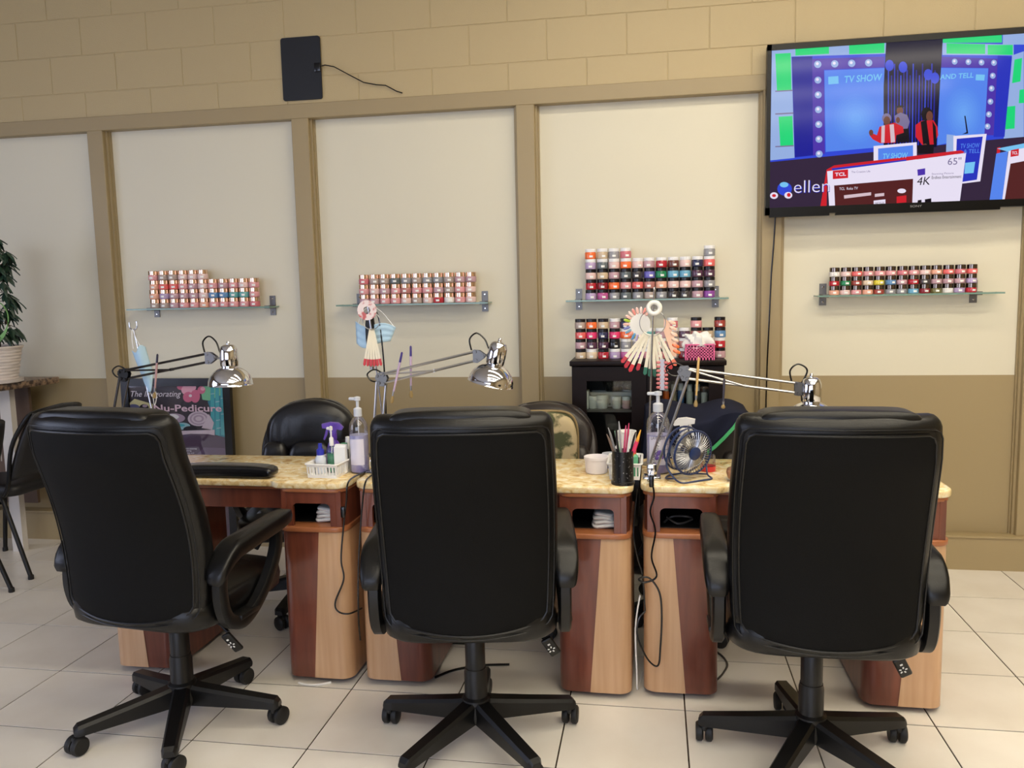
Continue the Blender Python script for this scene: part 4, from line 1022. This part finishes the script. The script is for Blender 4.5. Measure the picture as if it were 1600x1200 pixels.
G().loft([[Vector((x, e, z)) for x, z in ((0, .03), (.018, .02), (.05, -.075), (.046, -.115), (.03, -.11), (.0, -.02))] for e in (-.001, .001)], True, True).build('strip', mat('peach_strip', (240, 196, 166), .4), w2, smooth=0)
for k in range(6): G().blob((.03+.0035*k, -.002, .015-.022*k), (.03, .004, .013), .8, .8, 10, 6, Matrix.Rotation(.4, 3, 'Y')).build('nail_petal', polish((242, 200, 172) if k < 4 else (240, 120, 60)), w2)
w3 = thing('swatch_card', 'narrow grey swatch card edged with rosy nails hanging under the orange tip', 'swatch card', (3.006, 3.09, 1.172), -.1)
G().bx(-.009, .009, -.001, .001, -.105, .01).build('card', mat('card_grey', (188, 186, 200), .5), w3, smooth=0)
for k in range(7):
    for s_ in (-1, 1): G().blob((s_*.014, -.0015, -.002-.0155*k), (.016, .004, .011), .8, .8, 10, 6).build('nail_petal', polish((204, 112, 108)), w3)
G().tube([(0, 0, .01), (.002, .003, .04), (-.004, .008, .075)], .001, 5).build('string', STEEL, w3)

# ------------------------------------------------------------------ things on the tables
ZT = .77
def pump_bottle(name, label, loc, r, h, liquid, fill, cap, labelm=None, mark=None, body=None, rz=0.0):
    """clear bottle with liquid and pump head; h is height to the shoulder"""
    t = thing(name, label, 'bottle', loc, rz)
    G().lathe([(r*.9, 0), (r, .005), (r, h*.80), (r*.93, h*.88), (r*.62, h*.97), (r*.40, h), (r*.40, h+.012)], 28).build('bottle_body', body or CLEAR, t, smooth=50)
    if liquid: 
        lq = G().lathe([(r*.86, .004), (r*.965, .008), (r*.965, h*.8*fill), (.001, h*.8*fill)], 28).build('liquid', liquid, t, smooth=50)
    G().lathe([(r*.44, h+.002), (r*.44, h+.03), (r*.30, h+.034), (r*.16, h+.036), (r*.16, h+.06), (r*.34, h+.062), (r*.34, h+.075), (.001, h+.078)], 20).rbox((-r*.35, 0, h+.068), (r*1.2, r*.36, .012), .005, 2).build('pump', cap, t)
    G().rod((0, 0, .01), (0, 0, h), .0022, 6).build('dip_tube', WHITE, t)
    if labelm:
        def f(a, b_):
            q = -PI/2+(a-.5)*1.7; return Vector((1.004*r*math.cos(q), 1.004*r*math.sin(q), h*.16+b_*h*.46))
        lo = G().grid(f, 12, 1).build('label', labelm, t, smooth=60)
        if mark:
            for (s_, za, hh, ww) in mark:
                text('lettering', s_, mat('label_ink', (70, 66, 92), .6), lo, (-ww/2, -1.012*r, za), (1, 0, 0), hh, ww)
    return t
LAVL = mat('lavender_lotion', (196, 192, 226), .3, noise=((168, 158, 214), 12, (1, 1, 1), .5, .62)); PCLR = mat('cloudy_pump', (206, 210, 218), .25)
LBL = mat('lotion_label', (214, 210, 226), .5); 
pump_bottle('lotion_bottle', 'tall clear pump bottle of lavender lotion beside the white slotted basket', (1.868, 2.945, ZT), .036, .215, LAVL, .85, PCLR, LBL)
pb = pump_bottle('lotion_bottle', 'tall clear pump bottle of lavender lotion behind the lamp by the fan', (2.990, 3.02, ZT), .042, .225, LAVL, .80, PCLR, LBL, [('LAVENDER', .13, .012, .05)])
def fl(a, b_): q = -PI/2+(a-.5)*1.0; return Vector((.0424*math.cos(q), .0424*math.sin(q), .055+b_*.05))
for k, (x, z, r_) in enumerate(((-.008, .075, .010), (.006, .082, .012), (.012, .066, .009), (-.004, .062, .009))): G().blob((x, -.0425, z), (r_*2, .002, r_*1.6), .9, .9, 10, 6).build('flower_mark', mat('flower_violet', (110, 84, 168), .5), pb)
# hand rest cushions
tag(G().blob((0, 0, .026), (.40, .085, .05), .55, .28, 40, 12, None, lambda p: Vector((p.x, p.y-.12*p.x*p.x, p.z-.06*p.x*p.x))).build('hand_rest', mat('hand_rest_vinyl', (20, 20, 22), .22), None, smooth=60, loc=(1.378, 2.835, ZT)), 'long black padded hand rest cushion along the table front', 'hand rest')
tag(G().blob((0, 0, .026), (.36, .085, .052), .55, .28, 36, 12, None, lambda p: Vector((p.x, p.y-.12*p.x*p.x, p.z))).build('hand_rest', mat('brown_vinyl', (150, 104, 72), .35), None, smooth=60, loc=(3.405, 2.915, ZT)), 'tan brown padded hand rest mostly hidden behind an office chair', 'hand rest')
def basket(label, loc, rz, w_, d_, h):
    t = thing('desk_basket', label, 'basket', loc, rz)
    g = G().bx(-w_/2, w_/2, -d_/2, d_/2, 0, .003)
    fl_ = .10  # walls flare outwards
    def wall(p0, p1, n):
        p0 = Vector(p0); p1 = Vector(p1); d = (p1-p0); L_ = d.length; d.normalize(); nn = Vector((d.y, -d.x, 0))
        def pt(s, z): return p0+d*(s*L_)+nn*(fl_*z)+Vector((0, 0, z))
        def slab(s0, s1, z0, z1):
            q = [pt(s0, z0), pt(s1, z0), pt(s1, z1), pt(s0, z1)]
            g.loft([q, [x-nn*.0022 for x in q]], True, True)
        slab(0, 1, 0, h*.22); slab(0, 1, h*.80, h)
        for k in range(n+1):
            c = k/n; slab(max(0, c-.22/n), min(1, c+.22/n), h*.2, h*.82)
    c = [(-w_/2, -d_/2, 0), (w_/2, -d_/2, 0), (w_/2, d_/2, 0), (-w_/2, d_/2, 0)]
    for i in range(4): wall(c[i], c[(i+1) % 4], 9 if i % 2 == 0 else 10)
    g.build('basket_body', WHITE, t, smooth=0)
    k = 1+0
    e = fl_*h+.003
    rim = [(-w_/2-e, -d_/2-e), (w_/2+e, -d_/2-e), (w_/2+e, d_/2+e), (-w_/2-e, d_/2+e)]
    G().tube([(x, y, h) for x, y in rpoly([(a, b_, .012) for a, b_ in rim], 4)], .0034, 6, True).build('rim', WHITE, t)
    return t
basket('white slotted plastic basket of spray bottles on the table with the hand rest', (1.765, 2.935, ZT), -.06, .115, .20, .052)
basket('white slotted plastic basket behind the black tool cup', (2.872, 2.977, ZT), .0, .105, .17, .058)
# contents of the first basket
PURP = mat('purple_plastic', (92, 58, 170), .35); BLUEC = mat('blue_cap', (44, 52, 176), .35); GRNL = mat('green_liquid', (80, 160, 118), .25); GRNC = mat('green_cap', (40, 158, 108), .4)
def sprayer(label, loc, rz, r, h, bodym, headm):
    t = thing('spray_bottle', label, 'spray bottle', loc, rz)
    G().lathe([(r*.92, 0), (r, .004), (r*1.0, h*.55), (r*.7, h*.8), (r*.36, h*.92), (r*.36, h)], 20).build('bottle_body', bodym, t, smooth=50)
    g = G().lathe([(r*.46, h-.008), (r*.46, h+.014), (r*.3, h+.018)], 16)
    g.xzprism([(-.042, h+.052), (-.040, h+.036), (-.018, h+.033), (-.012, h+.014), (.012, h+.014), (.014, h+.03), (.034, h+.026), (.040, h+.036), (.022, h+.054), (-.01, h+.058)], -.011, .011)
    g.build('spray_head', headm, t, smooth=30)
    G().xzprism([(-.026, h+.034), (-.018, h+.034), (-.022, h+.01), (-.034, h-.012), (-.039, h-.008), (-.032, h+.012)], -.005, .005).build('trigger', headm, t, smooth=0)
    return t
sprayer('purple trigger spray bottle at the back of the white slotted basket', (1.750, 2.985, ZT+.004), .2, .03, .125, PURP, PURP)
pump_bottle('soap_bottle', 'small pump bottle of green liquid with white pump in the basket', (1.765, 2.925, ZT+.004), .019, .10, GRNL, .9, WHITE)
t = thing('mist_bottle', 'small clear mist bottle with blue cap in the white slotted basket', 'bottle', (1.727, 2.905, ZT+.004))
G().lathe([(.018, 0), (.02, .003), (.02, .058), (.012, .072)], 20).build('bottle_body', mat('frosted_clear', (206, 212, 224), .3), t)
G().lathe([(.014, .07), (.014, .09), (.008, .094), (.007, .114), (.001, .115)], 16).build('cap', BLUEC, t)
tag(G().bx(-.022, .022, -.010, .010, 0, .10).bx(-.020, .023, -.004, .014, .0, .108).build('paper_stack', PAPER, None, smooth=0, loc=(1.803, 2.915, ZT+.004)), 'upright stack of white paper wipes in the slotted basket', 'paper stack')
t = thing('squeeze_bottle', 'white squeeze bottle beside the tall lavender lotion bottle', 'bottle', (1.800, 3.005, ZT+.004))
G().lathe([(.018, 0), (.02, .003), (.02, .085), (.010, .10)], 20).build('bottle_body', WHITE, t); G().lathe([(.011, .098), (.009, .122), (.001, .124)], 16).build('cap', WHITE, t)
t = thing('squeeze_bottle', 'dark bottle with green cap in the white slotted basket', 'bottle', (1.803, 2.955, ZT+.004))
G().lathe([(.016, 0), (.017, .003), (.017, .08), (.010, .088)], 20).build('bottle_body', mat('dark_bottle', (30, 30, 34), .3), t); G().lathe([(.013, .086), (.013, .106), (.001, .108)], 16).build('cap', GRNC, t)
# table with the tool cup
t = thing('plastic_tub', 'round white open tub on the granite table', 'tub', (2.765, 3.0, ZT))
G().lathe([(.036, 0), (.040, .004), (.043, .052), (.046, .053), (.046, .062), (.043, .062), (.040, .05), (.037, .006), (.001, .006)], 28).build('tub_body', mat('tub_white', (238, 232, 234), .35), t)
t = thing('gel_pot', 'small clear pot with blue base behind the white tub', 'pot', (2.810, 3.10, ZT))
G().lathe([(.026, 0), (.028, .004), (.028, .03), (.03, .032)], 24).build('pot_body', mat('pot_blue', (70, 76, 150), .3), t); G().lathe([(.032, .03), (.032, .05), (.03, .054), (.001, .055)], 24).build('lid', mat('pot_lid', (190, 194, 206), .25), t)
CUPM = mat('glitter_black', (14, 13, 14), .35, noise=((150, 146, 150), 130, (1, 1, 1), .64, .68))
t = thing('tool_cup', 'black glittery cylinder cup full of nail tools', 'cup', (2.868, 2.835, ZT))
G().lathe([(.040, 0), (.041, .003), (.041, .010), (.0375, .012), (.037, .118), (.0355, .118), (.035, .012), (.001, .012)], 32).build('cup_body', CUPM, t, smooth=40)
tools = [((170, 170, 175), -.022, .012, -.03, .055, 'silver cuticle pusher'), ((40, 38, 42), -.012, -.012, -.012, .05, 'black handled tool'), ((214, 214, 218), -.004, .02, -.01, .07, 'long silver needle tool'), ((214, 86, 128), .004, .004, .008, .062, 'pink handled tool'), ((238, 238, 236), .016, -.014, .012, .05, 'white handled tool'), ((120, 100, 90), -.026, -.008, -.03, .042, 'brown wooden tool'), ((190, 60, 100), .012, .018, .01, .066, 'magenta handled tool'), ((30, 30, 34), .024, .008, .022, .045, 'dark file'), ((150, 190, 160), -.008, .004, -.02, .048, 'pale green handled tool')]
for c, x, y, lean_, ext, nm in tools:
    tag(G().tube([(x*.6, y*.6, .014), (x+lean_*.15, y, .112), (x+lean_*.7, y*1.2, .118+ext*1.0), (x+lean_*.95, y*1.25, .118+ext*1.4)], [.0035, .0042, .0036, .0015], 8).build('nail_tool', mat('tool_%d_%d_%d' % c, c, .35, metal=.6 if nm.startswith(('silver', 'long')) else 0), None, loc=(2.868, 2.835, ZT)), nm+' standing in the black glittery cup', 'tool')
t = thing('paint_brush', 'orange and pink paint brush leaning out of the tool cup', 'brush', (2.868, 2.835, ZT))
G().rod((.026, .0, .08), (.052, .0, .158), .006, 10).build('handle', mat('brush_orange', (232, 150, 60), .4), t); G().rod((.036, 0, .11), (.049, 0, .15), .0072, 10).build('grip', mat('brush_pink', (226, 60, 104), .4), t); G().rod((.052, 0, .158), (.062, 0, .19), .0055, 10, .002).build('tip', mat('brush_yellow', (240, 178, 60), .4), t)
t = thing('soap_bottle', 'white pump dispenser bottle behind the black tool cup', 'bottle', (2.855, 2.94, ZT+.004))
G().lathe([(.02, 0), (.022, .003), (.022, .10), (.010, .118), (.010, .13)], 20).build('bottle_body', WHITE, t); G().lathe([(.004, .12), (.004, .152), (.008, .154), (.008, .164), (.001, .165)], 14).rbox((.014, 0, .158), (.036, .009, .009), .004, 2).build('pump', WHITE, t)
t = thing('jelly_bottle', 'green translucent bottle in the basket behind the tool cup', 'bottle', (2.900, 2.925, ZT+.004))
G().lathe([(.018, 0), (.02, .003), (.02, .075), (.012, .085)], 20).build('bottle_body', mat('green_gel', (110, 190, 150), .2), t); G().lathe([(.013, .083), (.013, .10), (.001, .102)], 14).build('cap', mat('orange_cap', (226, 110, 70), .4), t)
tag(G().lathe([(.026, 0), (.036, .14), (.034, .14), (.025, .004), (.001, .004)], 24).build('paper_cup', PAPER, None, loc=(2.874, 3.105, ZT)), 'tall white paper cup between basket and lotion bottle', 'cup')
# fan
NAVP = mat('navy_plastic', (36, 52, 92), .35); SILP = mat('silver_blade', (176, 178, 184), .3, metal=.7)
ft = thing('desk_fan', 'small navy blue desk fan with wire cage on the table', 'fan', (3.092, 2.925, ZT), -.30)
ft.rotation_euler = (0, 0, .62); ft.scale = (1.08, 1.08, 1.08)
RX = Matrix.Rotation(PI/2+.12, 3, 'X')
def fp(r_, a, y): return RX @ Vector((r_*math.cos(a), r_*math.sin(a), y))+Vector((0, 0, .095))
g = G()
for y, r_ in ((.028, .073), (-.028, .073)): g.tube([fp(r_, 2*PI*k/36, y) for k in range(36)], .0036, 8, True)
g.loft([[fp(.0745, 2*PI*k/36, y) for k in range(36)] for y in (-.006, .006)], True)
fc = g.build('cage_frame', NAVP, ft)
g = G()
for k in range(44):
    a = 2*PI*k/44
    g.tube([fp(.016, a, .036), fp(.05, a+.05, .036), fp(.069, a+.08, .031), fp(.074, a+.08, .018)], .0015, 4)
    if k % 2 == 0: g.tube([fp(.016, a, -.034), fp(.069, a, -.032), fp(.074, a, -.018)], .0008, 4)
g.tube([fp(.045, 2*PI*k/30, .036) for k in range(30)], .0008, 4, True)
g.build('wire_guard', STEEL, fc)
G().lathe([(.022, .038), (.022, .041), (.018, .043), (.001, .044)], 20, (0, 0, .095), RX).build('badge', NAVP, fc)
for k in range(4):
    a0_ = 2*PI*k/4+.3
    def bl(a, b_): r_ = .012+.052*a; an_ = a0_+(b_-.5)*(.5+.9*a); return fp(r_, an_, .016*(b_-.5)*2)
    G().grid(bl, 8, 8).build('blade', SILP, ft, smooth=60)
G().lathe([(.014, -.02), (.016, -.015), (.016, .018), (.010, .022)], 16, (0, 0, .095), RX).build('motor', NAVP, ft)
g = G()
for s_ in (-1, 1):
    g.tube(spline([(s_*.078, 0, .095), (s_*.080, .004, .05), (s_*.066, -.02, .012), (s_*.060, -.05, .004), (s_*.025, -.055, .004)], 5), .003, 6)
    g.tube(spline([(s_*.066, -.02, .012), (s_*.064, .03, .004), (s_*.03, .06, .004), (0, .062, .004)], 5), .003, 6)
g.rod((-.025, -.055, .004), (.025, -.055, .004), .003, 6)
g.build('wire_stand', NAVP, ft)
sprayer('white trigger spray bottle standing behind the blue fan', (3.085, 3.10, ZT), PI-.1, .034, .135, mat('hazy_white', (222, 222, 222), .35), WHITE)
t = thing('gel_pot', 'clear pot with red base beside the blue fan', 'pot', (3.172, 3.06, ZT))
G().lathe([(.026, 0), (.028, .003), (.028, .02)], 20).build('pot_base', mat('red_gel', (206, 50, 50), .3), t); G().lathe([(.028, .02), (.026, .06), (.001, .061)], 20).build('pot_body', CLEAR, t)
# folded towels in the cubbies
def towel(label, loc, w_, h):
    t = thing('folded_towel', label, 'towel', loc)
    n = 4
    for k in range(n): G().blob((.002*math.sin(k*2.3), 0, h*(k+.5)/n), (w_-.006*k, .15, h/n*1.15), .5, .5, 20, 8, None, lambda p: Vector((p.x, p.y, p.z+.003*math.sin(p.x*70+k)))).build('fold', PAPER, t, smooth=60)
towel('white folded towel in the cubby of the hand rest table', (1.762, 2.90, .604), .09, .055)
towel('white folded towel in the cubby of the tool cup table', (2.80, 2.915, .604), .095, .056)
tag(G().tube(spline([(-.05, 0, .004), (-.02, .02, .02), (.03, -.01, .03), (.05, .02, .012), (0, -.02, .006), (-.04, .01, .02)]), .004, 6).build('coiled_cable', mat('grey_cable', (70, 66, 62), .5), None, loc=(3.06, 2.93, .604)), 'dark coiled cable in the cubby of the fan table', 'cable')
# hanging cords
def cord(name, label, pts, r=.0034, m=BLACK, plug=None):
    t = thing(name, label, 'cord', pts[0])
    P0 = Vector(pts[0])
    G().tube(spline([Vector(p)-P0 for p in pts], 8), r, 6).build('cable', m, t)
    if plug: G().rbox(Vector(plug)-P0, (.017, .014, .042), .005, 2).build('inline_switch', m, t)
YC = 2.752
def cp(x, y, Y=YC): q = at(x, y, Y); return (q.x, q.y, q.z)
cord('lamp_cord', 'black lamp cord hanging past the two-tone pedestal beside the lotion bottle', [(1.905, 2.93, .778), (1.885, 2.83, .778), cp(543, 757, 2.735), cp(541, 785, 2.74), cp(536, 830), cp(533, 875), cp(537, 905), cp(524, 940), cp(528, 955), cp(545, 959), cp(566, 950, 2.80)], .0034, BLACK, cp(536, 800, 2.742))
cord('lamp_cord', 'black lamp cord hanging in front of the neighbouring light pedestal', [(1.952, 2.93, .778), (1.945, 2.83, .779), cp(570, 757, 2.742), cp(566, 790, 2.75), cp(563, 830, 2.755), cp(560, 890, 2.757), cp(560, 960, 2.757), cp(563, 1000, 2.80)], .0034)
cord('lamp_cord', 'looping black lamp cord with switch hanging down the fan table pedestal', [(2.962, 2.92, .782), (2.955, 2.84, .780), cp(1018, 752, 2.775), cp(1022, 775, 2.785), cp(1016, 800, 2.787), cp(1024, 830, 2.787), cp(1018, 870, 2.787), cp(1026, 900, 2.787), cp(1008, 910, 2.785), cp(998, 905, 2.785), cp(1014, 903, 2.785), cp(1030, 925, 2.785), cp(1034, 960, 2.785), cp(1032, 1010, 2.785), cp(1028, 1040, 2.785), cp(1012, 1030, 2.785), cp(996, 995, 2.785), cp(998, 968, 2.79), cp(1008, 955, 2.80)], .0034, BLACK, cp(1018, 752, 2.772))
cord('fan_cord', 'thin black cord hanging between the middle and fan tables', [(2.918, 2.86, .745), cp(990, 830, 2.80), cp(996, 870, 2.80), cp(1004, 900, 2.80), cp(1008, 955, 2.80)], .0028)
cord('charging_cable', 'thin white cord in the gap between two table pedestals', [cp(1000, 930, 2.84), cp(993, 980, 2.84), (2.912, 2.84, .09), (2.915, 2.86, .006), (2.93, 3.0, .005)], .003, WHITE)
cord('floor_cord', 'black power cord lying on the tiles under the middle table', [(2.16, 2.86, .005), (2.22, 2.93, .005), (2.32, 2.98, .005), (2.42, 3.0, .005)], .0045)
cord('floor_cord', 'grey power cord curling on the tiles under the fan table', [(3.19, 2.95, .005), (3.23, 3.03, .005), (3.25, 3.12, .005), (3.21, 3.22, .005), (3.10, 3.3, .005)], .004, MATS['grey_cable'])
cord('floor_cord', 'white cable end poking out under the light pedestal', [(1.66, 2.755, .004), (1.70, 2.745, .004), (1.745, 2.752, .004), (1.78, 2.775, .004)], .0045, WHITE)
t = thing('power_box', 'black power adapter box on the floor under the middle table', 'adapter', (2.20, 3.2, 0))
G().rbox((0, 0, .04), (.15, .08, .08), .006, 2).build('case', BLACK, t); G().rbox((-.05, -.02, .085), (.02, .02, .014), .003, 2).build('plug', WHITE, t)

# ------------------------------------------------------------------ counter with the plant, waiting chairs
CTG = mat('brown_granite', (150, 124, 100), .3, noise=((70, 56, 48), 40, (1, 1, 1), .42, .58))
ct = thing('side_counter', 'granite-topped side counter with white panel legs in the corner', 'counter', (-.92, 3.98, 0))
G().prism(rpoly([(-.75, -.42, .02), (.36, -.42, .03), (.44, .33, .01), (-.75, .33, .01)]), .962, 1.0, .006).build('countertop', CTG, ct, smooth=40)
WP = mat('white_panel', (214, 208, 200), .5)
for x, y in ((.215, .13), (-.60, .13), (-.60, -.34)): G().bx(x-.0, x+.07, y-.02, y+.02, 0, .962).build('leg', WP, ct, smooth=0)
G().bx(-.62, .28, .26, .28, .25, .962).build('back_panel', mat('brown_panel', (96, 76, 62), .6), ct, smooth=0)
PX, PYY = -.640, 3.98
pl = thing('potted_plant', 'tall dark green umbrella plant in a white woven pot', 'plant', (PX, PYY, 1.0))
rings = []; NB = 56; rows_ = 44
for k in range(rows_+1):
    z = .012+.185*k/rows_; r_ = .125+.035*(k/rows_)
    rings.append([Vector(((r_+.0045*math.sin(k*PI*22/rows_)*0+.005*abs(math.sin(k*PI*11/rows_))*(1 if ((j*14//NB)+(k*11//rows_)) % 2 else .35))*math.cos(2*PI*j/NB), (r_+.005*abs(math.sin(k*PI*11/rows_))*(1 if ((j*14//NB)+(k*11//rows_)) % 2 else .35))*math.sin(2*PI*j/NB), z)) for j in range(NB)])
pot = G().loft(rings, True, False).lathe([(.001, .004), (.125, .004), (.125, .014)], 40, cap=False).build('pot', mat('woven_white', (224, 214, 208), .7), pl, smooth=50)
G().tube([(.162*math.cos(2*PI*k/40), .162*math.sin(2*PI*k/40), .197) for k in range(40)], .007, 8, True).build('pot_rim', MATS['woven_white'], pot)
G().lathe([(.001, .165), (.152, .165)], 30, cap=False).build('soil', mat('soil', (60, 48, 38), .95), pot)
G().lathe([(.14, 0), (.155, .004), (.155, .022), (.13, .022)], 40).build('saucer', mat('saucer_white', (206, 196, 190), .5), pot)
BARK = mat('bark', (92, 80, 66), .9, bump=(40, .5, .004))
LEAF = mat('dark_leaf', (40, 66, 52), .4, vary=.25); LEAFL = mat('light_leaf', (110, 160, 84), .4)
for k, (dx, dy) in enumerate(((.045, 0), (-.03, .03), (.0, -.04))): G().tube([(dx, dy, .16), (dx*1.3+.01, dy, .35), (dx*.8, dy*1.4, .55), (dx*1.2, dy, .74)], [.022, .019, .015, .01], 8).build('stem', BARK, pl)
lm = None
def leafshape(a, b_):
    w_ = .016*math.sin(PI*min(1, a*1.02+.02))**.7*(1-.25*a); return Vector(((b_-.5)*2*w_, .085*a, -.022*a*a-.006*abs(b_-.5)*2))
n_l = 0
for k in range(40):
    z = .30+.50*random.random(); ang = random.uniform(-1.9, 1.5); rad = random.uniform(.05, .15)*(1-.25*max(0, z-.6)/.2)
    c = Vector((rad*math.cos(ang)+.02, rad*math.sin(ang), z))
    if k < 6: c = Vector((.10+.05*random.random(), random.uniform(-.1, .1), .22+.09*random.random()))
    sub = G().tube([(.03, 0, z-.06), tuple(c*.6+Vector((0, 0, z*.4))), tuple(c)], .0022, 5).build('twig', BARK, pl)
    for q in range(7):
        yaw_ = ang-PI/2+(q-3)*.62+random.uniform(-.15, .15); pit = -.35-random.uniform(0, .6)
        if lm is None: lm = G().grid(leafshape, 4, 8).build('leaf', LEAF, pl, smooth=60); o = lm
        else: o = share(lm, 'leaf', pl)
        o.parent = pl; o.location = c; o.rotation_euler = (pit, random.uniform(-.3, .3), yaw_)
        sc__ = random.uniform(.75, 1.15); o.scale = (sc__, sc__, sc__); n_l += 1
def blade(pts, w_, name):
    sp_ = spline(pts, 6); n = len(sp_)
    G().loft([[p+Vector((0, 0, w_*math.sin(PI*(i+.3)/(n+.6))**.8)), p+Vector((0, -.002, 0)), p-Vector((0, 0, w_*math.sin(PI*(i+.3)/(n+.6))**.8))] for i, p in enumerate(sp_)], False).build(name, LEAFL, pl, smooth=60)
blade([(.06, -.05, .20), (.10, -.09, .22), (.16, -.10, .245), (.205, -.1, .29), (.225, -.1, .34)], .016, 'leaf_blade')
G().tube(spline([(.225, -.1, .34), (.225, -.1, .385), (.19, -.09, .43), (.13, -.07, .45), (.08, -.05, .445)]), .003, 6).build('leaf_stem', MATS['light_leaf'], pl)
blade([(.045, -.07, .34), (.065, -.08, .375), (.085, -.085, .40)], .02, 'leaf_blade')
cord('white_ribbon', 'pale ribbon hanging from the plant pot down past the counter', [(-.60, 3.815, 1.30), (-.565, 3.812, 1.17), (-.545, 3.80, 1.03), (-.475, 3.80, .90), (-.463, 3.80, .75), (-.462, 3.80, .60)], .003, mat('ribbon_pale', (206, 194, 182), .7))
def waiting_chair(label, loc, rz):
    t = thing('waiting_chair', label, 'chair', loc, rz, 'waiting chairs by the plant')
    W2 = .20
    SEAT = mat('black_vinyl_seat', (24, 23, 24), .5)
    G().blob((0, .18, .455), (.36, .40, .075), .4, .35, 28, 10).build('seat', SEAT, t, smooth=60)
    g = []
    def bk(a, b_): x = (a-.5)*.42*(1-.15*b_**3); return Vector((x, -.03-.13*b_-.06*(1-(2*a-1)**2), .53+.345*b_+.02*(1-(2*a-1)**2)))
    o = G().grid(bk, 14, 12).build('backrest', SEAT, t, smooth=60)
    md = o.modifiers.new('thick', 'SOLIDIFY'); md.thickness = .035; md.offset = 0
    for s_ in (-1, 1):
        G().tube(spline([(s_*.205, .02, .44), (s_*.215, -.02, .50), (s_*.215, -.06, .70), (s_*.20, -.14, .84), (s_*.16, -.17, .875), (0, -.20, .892)], 5), .011, 8).build('back_post', PLASTIC, o)
        for y0, y1 in ((.05, -.10), (.36, .42)):
            l_ = G().rod((s_*.19, y0, .44), (s_*.21, y1, .012), .0115, 10).build('leg', PLASTIC, t)
            G().lathe([(.014, 0), (.015, .004), (.014, .022)], 12, (s_*.21, y1, 0)).build('foot_cap', RUBBER, l_)
        G().rod((s_*.195, .05, .40), (s_*.195, .36, .40), .009, 8).build('side_rail', PLASTIC, t)
waiting_chair('black waiting chair with tube legs in front of the white counter leg', (-.34, 3.885, 0), PI/2)
waiting_chair('black waiting chair seen only by its back and one tube leg', (-.30, 3.285, 0), PI/2)
